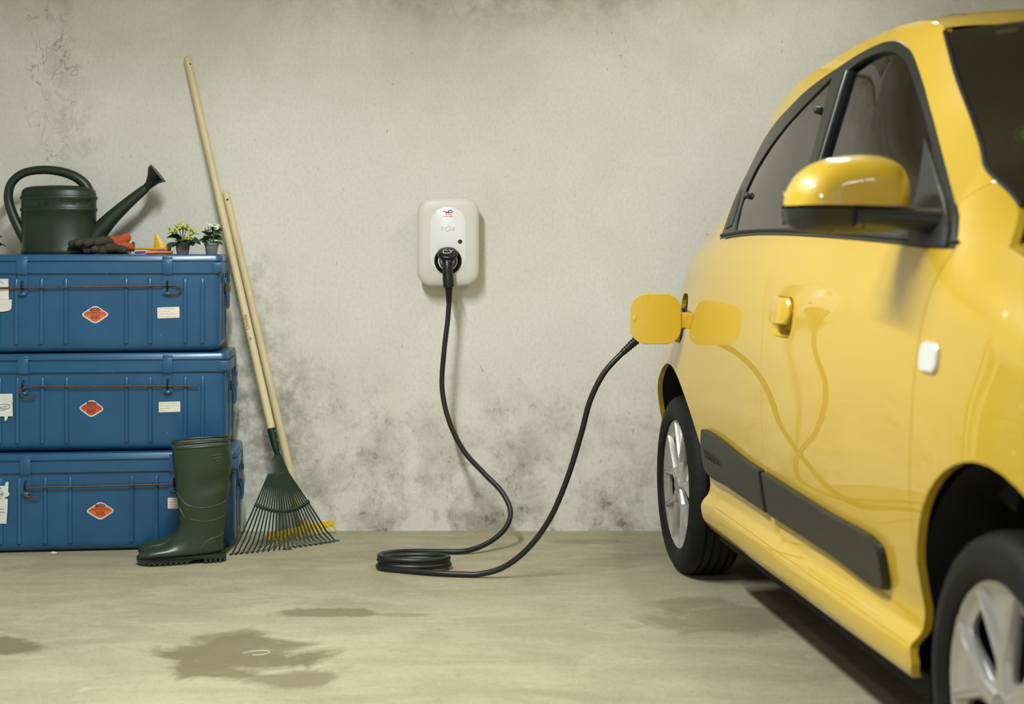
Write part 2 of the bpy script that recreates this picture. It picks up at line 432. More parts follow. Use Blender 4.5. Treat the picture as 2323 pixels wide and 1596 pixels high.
# pale trunking added high on the back wall, unseen, to reflect in car windows
TRK = M('trunking_pvc', rgb(214, 213, 206), .5)
mb = MB(); mb.rbox((.62, YB-.03, 2.46), (1.7, .06, .085), .006); mb.rbox((.62, YB-.03, 2.20), (1.7, .06, .085), .006); mb.rbox((-.19, YB-.03, 2.33), (.085, .058, .33), .006)
struct('trim_1', mb, TRK)
def pchip(xs, ys):
    n = len(xs); h = [xs[i+1]-xs[i] for i in range(n-1)]
    d = [(ys[i+1]-ys[i])/h[i] for i in range(n-1)]; m = [d[0]]
    for i in range(1, n-1):
        if d[i-1]*d[i] <= 0: m.append(0.0)
        else:
            w1 = 2*h[i]+h[i-1]; w2 = h[i]+2*h[i-1]
            m.append((w1+w2)/(w1/d[i-1]+w2/d[i]))
    m.append(d[-1])
    def f(x):
        if x <= xs[0]: return ys[0]+m[0]*(x-xs[0])
        if x >= xs[-1]: return ys[-1]+m[-1]*(x-xs[-1])
        i = 0
        while x > xs[i+1]: i += 1
        t = (x-xs[i])/h[i]; t2 = t*t; t3 = t2*t
        return (2*t3-3*t2+1)*ys[i]+(t3-2*t2+t)*h[i]*m[i]+(-2*t3+3*t2)*ys[i+1]+(t3-t2)*h[i]*m[i+1]
    return f
def sstep(x):
    x = min(1.0, max(0.0, x)); return x*x*(3-2*x)
SEC = pchip([.18,.225,.26,.295,.315,.335,.37,.43,.52,.65,.80,.92,1.00,1.06,1.11,1.15,1.30,1.45,1.55,1.60,1.64,1.67],
            [.75,.788,.809,.812,.802,.783,.778,.788,.802,.812,.815,.808,.795,.777,.756,.738,.700,.660,.633,.614,.585,.545])
ZHOOD = pchip([2.0,2.3,2.6,2.9,3.15],[1.16,1.10,1.02,.93,.80])
def T(s, z):
    t = SEC(z)
    if s < .5: t -= (.05+.08*sstep((z-.60)/.32))*((.5-s)/.95)**2.2
    if s < .9: t -= .24*(.9-s)**2*sstep((z-1.02)/.60)
    if s > 1.4: t -= .13*((s-1.4)/.65)**2*sstep((z-1.12)/.34)
    t += .040*math.exp(-((s+.06)/.40)**2-((z-.60)/.22)**2)
    t += .022*math.exp(-((s-2.49)/.42)**2-((z-.64)/.20)**2)
    if s > 2.1:
        dz = z-(ZHOOD(s)-.14)
        if dz > 0: t -= 3.2*dz*dz*sstep((s-2.1)/.25)
    if s > 2.6: t -= .22*((s-2.6)/.5)**2.3
    return t

# ================================================================ the car
# own coordinates: s forward from the rear axle, t outward from the centre line, z up
def car_paint():
    m, nt, p = newmat('yellow_car_paint')
    p.inputs['Base Color'].default_value = (*PAINT, 1); p.inputs['Roughness'].default_value = .42; p.inputs['Specular IOR Level'].default_value = .45
    p.inputs['Coat Weight'].default_value = 1.0; p.inputs['Coat Roughness'].default_value = .015; p.inputs['Coat IOR'].default_value = 1.55
    return m
PAINT = (.64, .41, .020)
YEL = car_paint()
BLK = M('black_trim_plastic', rgb(38, 40, 38), .42, bump=(260, .10))
TRIM = M('window_frame_black', rgb(33, 36, 32), .34)
MOULD = M('door_moulding_plastic', rgb(30, 33, 30), .42, vary=(5, .25), bump=(300, .08))
DARK = M('wheel_arch_liner', rgb(10, 10, 10), .9)
RUB = M('rubber_seal', rgb(16, 16, 16), .6)
SILV = M('silver_wheel_paint', rgb(186, 185, 180), .36, metal=.65)
CHR = M('bright_metal', rgb(205, 203, 195), .18, metal=1)
INTR = M('car_interior', rgb(26, 27, 26), .75, vary=(9, .2))
SEATM = M('seat_fabric', rgb(34, 35, 36), .9, bump=(400, .2))
HEADL = M('headliner', rgb(120, 118, 110), .95)
WHT = M('white_print', rgb(228, 228, 224), .5)
def glass_mat(name, tint, refl=1.0):
    m = bpy.data.materials.new(name); m.use_nodes = True; nt = NT(m); nt.n.clear()
    out = nt.node('ShaderNodeOutputMaterial'); tr = nt.node('ShaderNodeBsdfTransparent'); tr.inputs[0].default_value = (*tint, 1)
    gl = nt.node('ShaderNodeBsdfGlossy'); gl.inputs['Roughness'].default_value = .012; gl.inputs[0].default_value = (refl, refl, refl, 1)
    fr = nt.node('ShaderNodeFresnel'); fr.inputs[0].default_value = 2.1; mx = nt.node('ShaderNodeMixShader')
    nt.link(fr.outputs[0], mx.inputs[0]); nt.link(tr.outputs[0], mx.inputs[1]); nt.link(gl.outputs[0], mx.inputs[2]); nt.link(mx.outputs[0], out.inputs[0]); return m
GLS = glass_mat('side_window_glass', (.30, .32, .29)); GLW = glass_mat('windscreen_glass', (.80, .84, .80))
CLEAR = M('clear_lens', rgb(225, 225, 222), .12, coat=1)

CAR = thing('car', 'yellow five-door hatchback parked nose towards the open garage, plugged in to charge', 'car')
CTH = R(6.4); _hub = Vector(((1535-1161.5)*4.99/FOC, 4.99))
CAR.location = (_hub.x+.80*math.cos(CTH), _hub.y+.80*math.sin(CTH), 0); CAR.rotation_euler = (0, 0, CTH-PI/2)
def side_fn(sd, off=0): return lambda s, z, d: Vector((s, -sd*(T(s, z)+off+d), z))
def curve2(pts, n=6): return [(p.x, p.y) for p in catmull([(a, b, 0) for a, b in pts], n)]
ZR = pchip([-.52,-.45,-.35,-.2,0,.2,.4,.6,.8,1.025,1.24,1.45,1.6,1.70,1.75,1.9],[.86,.98,1.10,1.235,1.37,1.465,1.515,1.545,1.575,1.603,1.628,1.634,1.626,1.606,1.586,1.52])
DLO_TOP = curve2([(.345,1.130),(.315,1.18),(.285,1.25),(.285,1.32),(.34,1.385),(.45,1.435),(.62,1.478),(.787,1.511),(.911,1.541),(1.027,1.561),(1.14,1.575),(1.258,1.59),(1.359,1.598),(1.462,1.599),(1.535,1.590),(1.592,1.571),(1.644,1.541),(1.705,1.482),(1.776,1.405),(1.868,1.325),(1.985,1.247),(2.085,1.193),(2.111,1.180)], 3)
DLO_FRONT = [(2.142,1.156),(2.172,1.121),(2.193,1.093)]
BELT = curve2([(2.193,1.093),(2.072,1.096),(1.813,1.108),(1.508,1.120),(1.053,1.134),(.701,1.138),(.42,1.132),(.345,1.130)], 3)
GAPR = curve2([(.42,1.130),(.392,1.06),(.362,.994),(.335,.925),(.322,.852),(.330,.769),(.356,.65),(.380,.53),(.402,.42),(.432,.345),(.50,.316),(.62,.311)], 6)
GAPB = curve2([(1.053,1.134),(1.056,1.08),(1.062,1.01),(1.072,.93),(1.080,.84),(1.076,.72),(1.066,.60),(1.066,.52),(1.084,.45),(1.130,.37),(1.190,.308)], 6)
GAPF = curve2([(2.193,1.093),(2.176,1.027),(2.160,.95),(2.152,.85),(2.146,.717),(2.128,.54),(2.112,.42),(2.104,.306)], 6)
WS = curve2([(1.748,1.580),(1.785,1.537),(1.862,1.44),(1.96,1.355),(2.065,1.285),(2.150,1.232),(2.199,1.200),(2.240,1.172)], 5)
AR = .398; ACZ = .312; WB = 2.492
def arc(cx, cz, r, a0, a1, n=26): return [(cx+r*math.cos(R(a0+(a1-a0)*i/n)), cz+r*math.sin(R(a0+(a1-a0)*i/n))) for i in range(n+1)]
def belt_between(a, b): return [p for p in BELT if min(a, b) < p[0] < max(a, b)]
HEM = ((.0006, -.0006), (.0008, -.0025), (.0008, -.018))
WS_UP = [p for p in WS if p[1] > 1.226]+[(2.160, 1.228)]
WS_LO = [(2.160, 1.228)]+[p for p in WS if p[1] < 1.225]
def build_side(sd):
    fn = side_fn(sd); fl = sd < 0
    rear = [(-.405,.30),(-.47,.275),(-.505,.36),(-.51,.55),(-.51,.75),(-.50,.87)]
    rail = [(s, ZR(s)) for s in (-.45,-.35,-.28,-.2,-.1,0,.1,.2,.3,.4,.5,.6,.7,.8,.9,1.0,1.1,1.2,1.3,1.4,1.5,1.6,1.65,1.70,1.73)]
    inner = [(2.111,1.180)]+DLO_TOP[::-1][1:]+[(.42,1.132)]+GAPR+[(s, z) for s, z in ((.9,.310),(1.19,.308),(1.6,.307),(1.9,.306))]+[(2.104,.306)]
    body = [(2.118,.275),(2.10,.243),(1.7,.236),(1.2,.234),(.7,.232),(.48,.228),(.425,.238),(.402,.27),(.398,.312)]+arc(0, ACZ, AR, 2, 180)[1:]+rear+rail+WS_UP+inner
    # charge port opening
    port = [(.07+x, .868+y) for x, y in rrect(.175, .165, .05)]
    patch('body_side', body, fn, YEL, CAR, holes=[port] if sd > 0 else (), h=.014, hem=HEM, flip=fl)
    rd = GAPR[:-1]+[(.62,.311),(.9,.310)]+GAPB[::-1]+belt_between(.43, 1.05)
    fd = GAPB[::-1]+belt_between(1.06, 2.19)[::-1]+GAPF+[(1.9,.306),(1.6,.307)]
    o1 = patch('rear_door', rd, fn, YEL, CAR, h=.014, gap=.0022, hem=HEM, flip=fl)
    hole = [(1.248+x, .921+y) for x, y in rrect(.165, .10, .035)]
    o2 = patch('front_door', fd, fn, YEL, CAR, holes=[hole], h=.014, gap=.0022, hem=HEM, flip=fl)
    hood = [(s, ZHOOD(s)) for s in (2.32, 2.4, 2.5, 2.6, 2.7, 2.8, 2.88)]
    fe = WS_LO+hood+[(2.93,.86),(2.95,.7),(2.955,.5),(2.95,.32)]+arc(WB, ACZ+.008, AR+.002, -8, 180)+[(2.094,.29),(2.104,.306)]+GAPF[::-1][1:]+DLO_FRONT[::-1][1:]+[(2.111,1.180)]
    fe = [p for i, p in enumerate(fe) if i == 0 or math.hypot(p[0]-fe[i-1][0], p[1]-fe[i-1][1]) > .004]
    patch('front_fender', fe, fn, YEL, CAR, h=.014, gap=.0022, hem=HEM, flip=fl)
    # window frame and panes
    gr = curve2([(.505,1.156),(.478,1.20),(.470,1.27),(.515,1.335),(.616,1.39),(.775,1.447),(.947,1.500),(1.120,1.551)], 4)+curve2([(1.120,1.551),(1.122,1.46),(1.119,1.36),(1.112,1.26),(1.098,1.154)], 3)[1:]
    gf = curve2([(1.249,1.556),(1.343,1.571),(1.489,1.570),(1.573,1.551),(1.634,1.516),(1.717,1.436),(1.815,1.345),(1.93,1.255),(2.06,1.175),(2.13,1.128)], 4)+[(1.9,1.125),(1.5,1.140),(1.188,1.152)]
    dlo = DLO_TOP+DLO_FRONT+BELT[1:-1]
    patch('window_frame', dlo, side_fn(sd, .002), TRIM, CAR, holes=[gr, gf], h=.014, gap=.001, hem=((.001, -.003), (0, -.02)), flip=fl)
    g1 = patch('rear_window', gr, side_fn(sd, -.003), GLS, CAR, h=.04, gap=-.004, hem=((0, -.004),), flip=fl)
    g2 = patch('front_window', gf, side_fn(sd, -.012), GLS, CAR, h=.04, gap=-.004, hem=((0, -.004),), flip=fl)
    for (s, z) in ((1.074, 1.469), (.534, 1.262), (1.04, 1.223)):
        mb = MB(); c = fn(s, z, .004); mb.lathe([(.0, .010), (.006, .009), (.010, .004), (.011, -.006)], 14, 'y'); mb.v = [Vector((v[0], v[1]*-sd, v[2]))+c for v in map(Vector, mb.v)]
        mb.build('hinge_knob', BLK, g1)
    mb = MB(); mb.tube([fn(1.232-.050*k/10, 1.556-.403*k/10, .001) for k in range(11)], .0035, 8); mb.build('window_run_strip', CHR, g2)
    mb = MB(); mb.tube([fn(1.222-.050*k/10, 1.556-.403*k/10, .002) for k in range(11)], .005, 8); mb.build('rubber_seal', RUB, g2)
    # waist seal
    mb = MB(); mb.tube([fn(s, z+.012, .004) for s, z in BELT[::-1]], (.0045), 6); mb.build('waist_seal', RUB, CAR)
    # hidden rear door handle in the frame
    patch('hidden_handle', curve2([(.37,1.16),(.35,1.22),(.345,1.28),(.385,1.29),(.425,1.24),(.445,1.17)], 3), side_fn(sd, .006), BLK, o1, h=.03, gap=.003, hem=((.001, -.003), (0, -.014)), flip=fl)
    # moulding in two lengths with the raised joint ribs
    mr = curve2([(.468,.541),(.44,.50),(.415,.425),(.43,.402),(.677,.394),(.90,.389),(1.05,.386)], 4)+[(1.062,.50)]+curve2([(1.05,.502),(.9,.508),(.60,.535),(.468,.541)], 4)[1:-1]
    mf = [(1.085,.386)]+curve2([(1.3,.384),(1.6,.380),(1.915,.374),(1.93,.392),(1.938,.455),(1.925,.472),(1.6,.482),(1.3,.492),(1.09,.500)], 4)
    RHEM = ((.003, -.002), (.004, -.006), (.004, -.026))
    m1 = patch('door_moulding', mr, side_fn(sd, .020), MOULD, o1, h=.03, gap=.003, hem=RHEM, flip=fl)
    m2 = patch('door_moulding', mf, side_fn(sd, .020), MOULD, o2, h=.03, gap=.003, hem=RHEM, flip=fl)
    for s, mm in ((1.025, m1), (1.105, m2)):
        pass
    if sd > 0:
        c = fn(.553, .462, .020); X = (fn(.64, .458, .02)-fn(.46, .466, .02)).normalized(); Yv = (fn(.55, .49, .02)-fn(.55, .44, .02)).normalized(); Z = X.cross(Yv)
        M4 = Matrix(((X.x, Yv.x, Z.x, c.x), (X.y, Yv.y, Z.y, c.y), (X.z, Yv.z, Z.z, c.z), (0, 0, 0, 1)))
        put_text('raised_lettering', 'TWINGO', .036, MOULD, M4, o1, ext=.0018, bold=.0, spacing=1.25)
    # door handle: cup and flap grip
    cup = MB(); c0 = Vector((1.248, 0, .921))
    rg = []
    for k, (gw, d) in enumerate(((0, 0), (-.004, -.012), (-.016, -.030), (-.04, -.036))):
        rg.append([fn(1.248+x, .921+y, d-.001) for x, y in rrect(.165+2*gw, .10+2*gw, max(.01, .035+gw), 5)])
    cup.rings(rg, (False, True)); cup.build('handle_recess', YEL, o2)
    patch('door_handle', [(1.248+x, .938+y) for x, y in rrect(.150, .062, .026)], lambda a, b, d: side_fn(sd, .012+.010*(1-((a-1.248)/.075)**2))(a, b, d), YEL, o2, h=.012, hem=((.003, -.003), (.003, -.010), (-.004, -.016)), flip=fl)
    # side repeater lamp
    pr = [(2.222+x, .886+y) for x, y in rrect(.078, .052, .016)]
    patch('side_repeater', pr, side_fn(sd, .008), CLEAR, CAR, h=.012, hem=((.003, -.003), (.001, -.010)), flip=fl, label='clear white indicator lens on the yellow wing')
    # wheel arch liners
    for cx, zz in ((0, ACZ), (WB, ACZ+.008)):
        mb = MB(); prof = []
        t1 = .775; rings = []
        for t in (.79, .70, .50):
            rings.append([Vector((cx+(AR+.006)*math.cos(R(a)), -sd*min(t, T(cx+(AR+.006)*math.cos(R(a)), zz+(AR+.006)*math.sin(R(a)))-.014), zz+(AR+.006)*math.sin(R(a)))) for a in range(-2, 184, 6)])
        mb.rings(rings, (False, False), closed=False)
        mb.add([Vector((cx, -sd*.50, zz))]+rings[2], [(0, i+1, i+2) for i in range(len(rings[2])-1)])
        mb.build('wheel_arch_liner', DARK, CAR)
    # door inner trim
    patch('door_card', [(.45,.36),(2.12,.33),(2.13,1.07),(1.5,1.10),(.45,1.11)], side_fn(sd, -.07), INTR, CAR, h=.12, hem=((0, -.01),), flip=fl)
    patch('pillar_trim', [(1.10,1.10),(1.24,1.10),(1.27,1.55),(1.12,1.55)], side_fn(sd, -.03), INTR, CAR, h=.08, hem=((0, -.01),), flip=fl)
    patch('pillar_trim', [(-.3,1.05),(.42,1.11),(.42,1.36),(.25,1.42),(-.05,1.30)], side_fn(sd, -.035), INTR, CAR, h=.08, hem=((0, -.01),), flip=fl)
    mb = MB(); mb.tube([fn(s-.075, z-.03, -.045) for s, z in WS_UP], [.022]*len(WS_UP), 10); mb.build('pillar_trim', INTR, CAR)
    mb = MB(); mb.tube([fn(s, z, -.001) for s, z in WS], .0065, 8); mb.build('screen_seal', RUB, CAR)
    # sill underside
    mb = MB(); mb.box((1.26, -sd*.70, .215), (1.66, .12, .05)); mb.build('sill_underside', DARK, CAR)
for sd in (1, -1): build_side(sd)

# roof, screens, bonnet, nose and tail: lofted across the car
def crown(v): return .026*(1-v*v)+.016*(1-abs(v)**8)
def roof_pt(s, v):
    z = ZR(s); tt = T(s, z); return Vector((s, -v*tt, z+crown(v)))
def sf(v): return 1.742+.13*(1-v*v)
mb = MB(); mb.grid(lambda a, b: roof_pt(.15+(sf(2*b-1)-.15)*a, 2*b-1), 40, 41); ro = mb.build('roof', YEL, CAR, smooth=60)
mb = MB(); mb.grid(lambda a, b: roof_pt(.15+(sf(2*b-1)-.17)*a, (2*b-1)*.98)-Vector((0, 0, .03)), 16, 21); mb.build('headliner', HEADL, CAR, smooth=60)
for sd in (1, -1):
    mb = MB(); mb.tube([roof_pt(s, sd*.86)+Vector((0, 0, .0005)) for s in [.2+.07*i for i in range(22)]], .0012, 6); mb.build('roof_ditch_seal', RUB, ro)
E_ = [Vector((s, 0, z)) for s, z in WS]; ET = [T(s, z) for s, z in WS]
def wsE(w):
    x = w*(len(WS)-1); i = min(int(x), len(WS)-2); f = x-i
    return Vector((WS[i][0]*(1-f)+WS[i+1][0]*f, ET[i]*(1-f)+ET[i+1]*f, WS[i][1]*(1-f)+WS[i+1][1]*f))
def ws_pt(w, v, off=0):
    e = wsE(w); e0 = wsE(0); e1 = wsE(1); q = 1-v*v
    b_s = (.13*(1-w)+.27*w)*q+.03*math.sin(PI*w)*q; b_z = (.042*(1-w)-.045*w)*q+.035*math.sin(PI*w)*q
    return Vector((e.x+b_s+off*.6, -v*e.y, e.z+b_z+off*.8))
mb = MB(); mb.grid(lambda a, b: ws_pt(a, (2*b-1)*.995), 26, 31); wsc = mb.build('windscreen', GLW, CAR, smooth=60)
fr = MB(); NU, NV = 60, 61
def frq(i, j):
    a = i/(NU-1); v = 2*j/(NV-1)-1; return a, v
for i in range(NU-1):
    for j in range(NV-1):
        a, v = frq(i+.5, j+.5)
        if abs(v) > .935-.05*max(0, 1-a*5) or a < .055 or a > .86:
            fr.add([ws_pt((i+p)/(NU-1), (2*(j+q)/(NV-1)-1)*.995, -.003) for p, q in ((0,0),(1,0),(1,1),(0,1))], [(0,1,2,3)])
fr.build('screen_border', M('screen_frit', rgb(12, 13, 12), .5), wsc, smooth=60)
def on_screen(a, v, w, h, sides=24, rr=None):   # small label stuck behind the screen
    c = ws_pt(a, v, -.006); X = (ws_pt(a, v-.02)-ws_pt(a, v+.02)).normalized()*-1; X = (ws_pt(a, v+.02)-ws_pt(a, v-.02)).normalized(); Yv = (ws_pt(a-.02, v)-ws_pt(a+.02, v)).normalized()
    pl = rr or [(w/2*math.cos(2*PI*k/sides), h/2*math.sin(2*PI*k/sides)) for k in range(sides)]
    return [c+X*x+Yv*y for x, y in pl], X, Yv, c
p1, X, Yv, c = on_screen(.075, .80, .05, .02, rr=rrect(.046, .016, .002))
mb = MB(); mb.add(p1, [tuple(range(len(p1)))]); mb.build('screen_label', WHT, wsc, smooth=0)
mb = MB()
for k in range(3): ribbon(mb, [(-.016, .004-.004*k), (.016, .004-.004*k)], .0012, lambda a, b, d: c+X*a+Yv*b+X.cross(Yv)*.0006)
mb.build('label_print', M('label_grey_print', rgb(110, 112, 108), .6), wsc, smooth=0)
p1, X, Yv, c = on_screen(.50, .84, .105, .105)
mb = MB(); mb.add(p1, [tuple(range(len(p1)))]); st = mb.build('round_sticker', M('green_sticker', rgb(120, 190, 134), .5), wsc, smooth=0)
p2, X, Yv, c = on_screen(.50, .84, .08, .08); p2 = [q+(ws_pt(.50, .84, .02)-ws_pt(.50, .84, 0)).normalized()*.0012 for q in p2]
mb = MB(); mb.add(p2, [tuple(range(len(p2)))]); mb.build('round_sticker_face', M('sticker_white', rgb(238, 244, 236), .5), wsc, smooth=0)
# scuttle panel under the screen
mb = MB(); mb.grid(lambda a, b: ws_pt(.93+.16*a, (2*b-1)*.98, .004 if a < .6 else -.004), 5, 25); mb.build('scuttle_panel', BLK, CAR, smooth=60)
def hood_pt(a, v):
    s = 2.26+.64*a; z = ZHOOD(s); tt = T(s, z); q = 1-v*v
    bs = (.27*(1-a)+.20*a)*q; return Vector((s+bs, -v*tt, z+(.0+.05*a)*q*.6-.035*(1-a)*q-.10*a*q*.4))
mb = MB(); mb.grid(lambda a, b: ws_pt(1.0, (2*b-1)*.99, -.004)*(1-a)+(hood_pt(.03, (2*b-1)*.985)-Vector((0, 0, .012)))*a-Vector((0, 0, .05*math.sin(PI*a))), 8, 25); mb.build('scuttle_tray', BLK, CAR, smooth=60)
mb = MB(); mb.grid(lambda a, b: hood_pt(a, 2*b-1), 20, 31); mb.build('bonnet', YEL, CAR, smooth=60)
NOSE = [(2.88, ZHOOD(2.88)), (2.93,.86),(2.95,.7),(2.955,.5),(2.95,.32),(2.93,.25)]
def nose_pt(a, v):
    x = a*(len(NOSE)-1); i = min(int(x), len(NOSE)-2); f = x-i; s = NOSE[i][0]*(1-f)+NOSE[i+1][0]*f; z = NOSE[i][1]*(1-f)+NOSE[i+1][1]*f
    q = 1-v*v; return Vector((s+(.20+.04*math.sin(PI*a))*q, -v*T(s, z), z-.02*q*(1-a)))
mb = MB(); mb.grid(lambda a, b: nose_pt(a, 2*b-1), 16, 31); nb = mb.build('front_bumper', YEL, CAR, smooth=60)
def nose_n(a, v, d):
    e = .01; q = (nose_pt(a, v-e)-nose_pt(a, v+e)).cross(nose_pt(max(0, a-e), v)-nose_pt(min(1, a+e), v)).normalized()
    if q.x < 0: q = -q
    return nose_pt(a, v)+q*d
def nose_part(name, poly, mat, lift, dome, par, hem):
    ca = sum(p[0] for p in poly)/len(poly); cv = sum(p[1] for p in poly)/len(poly); ra = max(abs(p[0]-ca) for p in poly); rv = max(abs(p[1]-cv) for p in poly)
    return patch(name, poly, lambda a, v, d: nose_n(a, v, lift+d+dome*max(0, 1-((a-ca)/ra)**2-((v-cv)/rv)**2)), mat, par, h=.03, hem=hem, analytic=False)
patch_rr = lambda w, h, r, ca, cv: [(ca+y, cv+x) for x, y in rrect(w, h, r, 6)]
gl_ = nose_part('lower_grille', patch_rr(1.0, .16, .07, .78, 0), DARK, .004, .0, nb, ((0, -.01),))
for k in range(4):
    mb = MB(); mb.tube([nose_n(.72+.04*k, v/20, .006) for v in range(-9, 10)], .004, 6); mb.build('grille_bar', BLK, gl_, smooth=60)
nose_part('badge_strip', patch_rr(1.0, .10, .045, .22, 0), BLK, .004, .004, nb, ((.002, -.006),))
for sd in (1, -1):
    hl_ = nose_part('headlight', [(.26+.135*math.sin(2*PI*k/40), sd*(.77+.125*math.cos(2*PI*k/40))) for k in range(40)], BLK, .006, .012, CAR, ((.002, -.004), (.002, -.018)))
    nose_part('headlight_lens', [(.26+.115*math.sin(2*PI*k/40), sd*(.77+.105*math.cos(2*PI*k/40))) for k in range(40)], CLEAR, .009, .022, hl_, ((.001, -.006),))
    nose_part('fog_lamp', [(.72+.055*math.sin(2*PI*k/24), sd*(.72+.052*math.cos(2*PI*k/24))) for k in range(24)], CLEAR, .005, .010, nb, ((.001, -.010),))
TAIL = [(.15, ZR(.15)), (.0, ZR(0)), (-.1, ZR(-.1)), (-.2, ZR(-.2)), (-.35, ZR(-.35)), (-.45, ZR(-.45)), (-.50,.87),(-.51,.75),(-.51,.55),(-.505,.36),(-.47,.275)]
def tail_pt(a, v):
    x = a*(len(TAIL)-1); i = min(int(x), len(TAIL)-2); f = x-i; s = TAIL[i][0]*(1-f)+TAIL[i+1][0]*f; z = TAIL[i][1]*(1-f)+TAIL[i+1][1]*f
    q = 1-v*v; return Vector((s-.075*q*min(1, a*5), -v*T(s, z), z+(crown(v) if a < .01 else crown(v)*(1-a))))
mb = MB(); mb.grid(lambda a, b: tail_pt(a, 2*b-1), 24, 31); tg = mb.build('tailgate', YEL, CAR, smooth=60)
mb = MB(); mb.grid(lambda a, b: tail_pt(.06+.42*a, (2*b-1)*.80)-Vector((.006, 0, -.003)), 12, 21); mb.build('rear_screen', M('rear_screen_glass', rgb(14, 15, 15), .05, coat=1), tg, smooth=60)
for sd in (1, -1):
    mb = MB(); mb.grid(lambda a, b: tail_pt(.52+.16*a, sd*(.70+.26*b))-Vector((.012*math.sin(PI*a)*math.sin(PI*b)+.006, 0, 0)), 10, 10); mb.build('tail_light', M('red_lens', rgb(120, 12, 14), .15, coat=1), CAR, smooth=60)
# floor pan and cabin
mb = MB(); mb.rbox((1.25, 0, .25), (2.2, 1.30, .10), .03); mb.rbox((1.25, 0, .42), (1.55, 1.28, .24), .05); mb.rbox((-.22, 0, .33), (.5, .9, .16), .05); mb.rbox((2.85, 0, .35), (.3, 1.1, .2), .05); mb.build('floor_pan', DARK, CAR)
mb = MB(); mb.tube([(0, -.62, .30), (0, .62, .30)], .04, 10); mb.build('axle', DARK, CAR)
mb = MB(); mb.tube([(WB, -.62, .30), (WB, .62, .30)], .04, 10); mb.build('axle', DARK, CAR)
mb = MB(); mb.rings([[Vector((s, -t, z)) for s, z in ((2.36,.96),(2.12,1.03),(1.98,1.01),(1.90,.92),(1.92,.70),(2.30,.60))] for t in (-.68,-.4,0,.4,.68)]); dash = mb.build('dashboard', INTR, CAR)
mb = MB(); cst = Vector((1.78, .36, 1.0)); ax = Vector((-.85, 0, .5)).normalized(); up = Vector((.5, 0, .85)).normalized()
mb.tube([cst+(Vector((0, 1, 0))*math.cos(2*PI*k/28)+up*math.sin(2*PI*k/28))*.18 for k in range(29)], .014, 8)
mb.tube([cst-Vector((0, .17, 0)), cst, cst+Vector((0, .17, 0))], .02, 8); mb.tube([cst, cst-up*.17], .018, 8); mb.tube([cst, cst-ax*.25], .035, 10); mb.build('steering_wheel', INTR, CAR)
def seat(x, y):
    mb = MB(); mb.rbox((x, y, .60), (.50, .46, .16), .06, 4)
    bk = []
    for k in range(9):
        f = k/8; cx = x-.20-.16*f; cz = .62+.56*f; w = .23-.03*f*f; d = .065-.02*f
        bk.append([Vector((cx+d*math.cos(2*PI*i/16), y+w*(abs(math.sin(2*PI*i/16))**.6)*(1 if math.sin(2*PI*i/16) >= 0 else -1), cz)) for i in range(16)])
    mb.rings(bk); mb.rbox((x-.40, y, 1.30), (.09, .26, .20), .04, 4); mb.tube([(x-.37, y-.06, 1.15), (x-.39, y-.06, 1.25)], .008, 6); mb.tube([(x-.37, y+.06, 1.15), (x-.39, y+.06, 1.25)], .008, 6)
    return mb.build('front_seat' if x > 1 else 'rear_seat', SEATM, CAR, smooth=60)
for x, y in ((1.55, -.36), (1.55, .36), (.62, -.34), (.62, .34)): seat(x, y)
mb = MB(); mb.rbox((0, 0, .98), (.55, 1.15, .04), .015); mb.build('parcel_shelf', INTR, CAR)

# charge port, socket and flap
fn = side_fn(1)
mb = MB(); rg = []
for gw, d in ((.000, -.001), (.004, -.004), (-.004, -.03), (-.012, -.055)):
    rg.append([fn(.07+x, .868+y, d) for x, y in rrect(.175+2*gw, .165+2*gw, .05+gw, 6)])
mb.rings(rg, (False, True)); port = mb.build('charge_port', M('port_black', rgb(14, 14, 14), .5), CAR, label='black lined charge port in the rear wing')
mb = MB(); ct = fn(.07, .868, -.05); mb.lathe([(.040, 0), (.040, .040), (.034, .044), (.030, .040), (.030, .004)], 24, 'y'); mb.v = [tuple(Vector((v[0], -v[1], v[2]))+ct) for v in mb.v]; mb.build('charge_socket', BLK, port)
FC = (.913, .871)
def flap_fn(a, b, d):   # plate across the car, facing forward
    return Vector((.192+d+.006*(1-((a-FC[0])/.09)**2), -a, b))
fp = rrect(.166, .162, .052, 8, *FC)
patch('charge_flap', fp, flap_fn, YEL, CAR, h=.014, hem=((.0015, -.0015), (.0015, -.005), (-.004, -.009), (-.08, -.009)), flip=True, label='yellow charge flap swung open')
fo = [o for o in C.objects if o.name.startswith('charge_flap')][0]
mb = MB(); mb.lathe([(0, .0016), (.010, .0014), (.0135, .0)], 20, 'x', (0, 0, 0)); mb.v = [(.1935+v[0]+.0005, -(.983+.6*v[1]*1.0), .872+v[2]) for v in mb.v]; mb.build('finger_dimple', YEL, fo)
mb = MB(); mb.rbox((.180, -.822, .866), (.012, .040, .052), .004); mb.build('flap_hinge', YEL, fo)

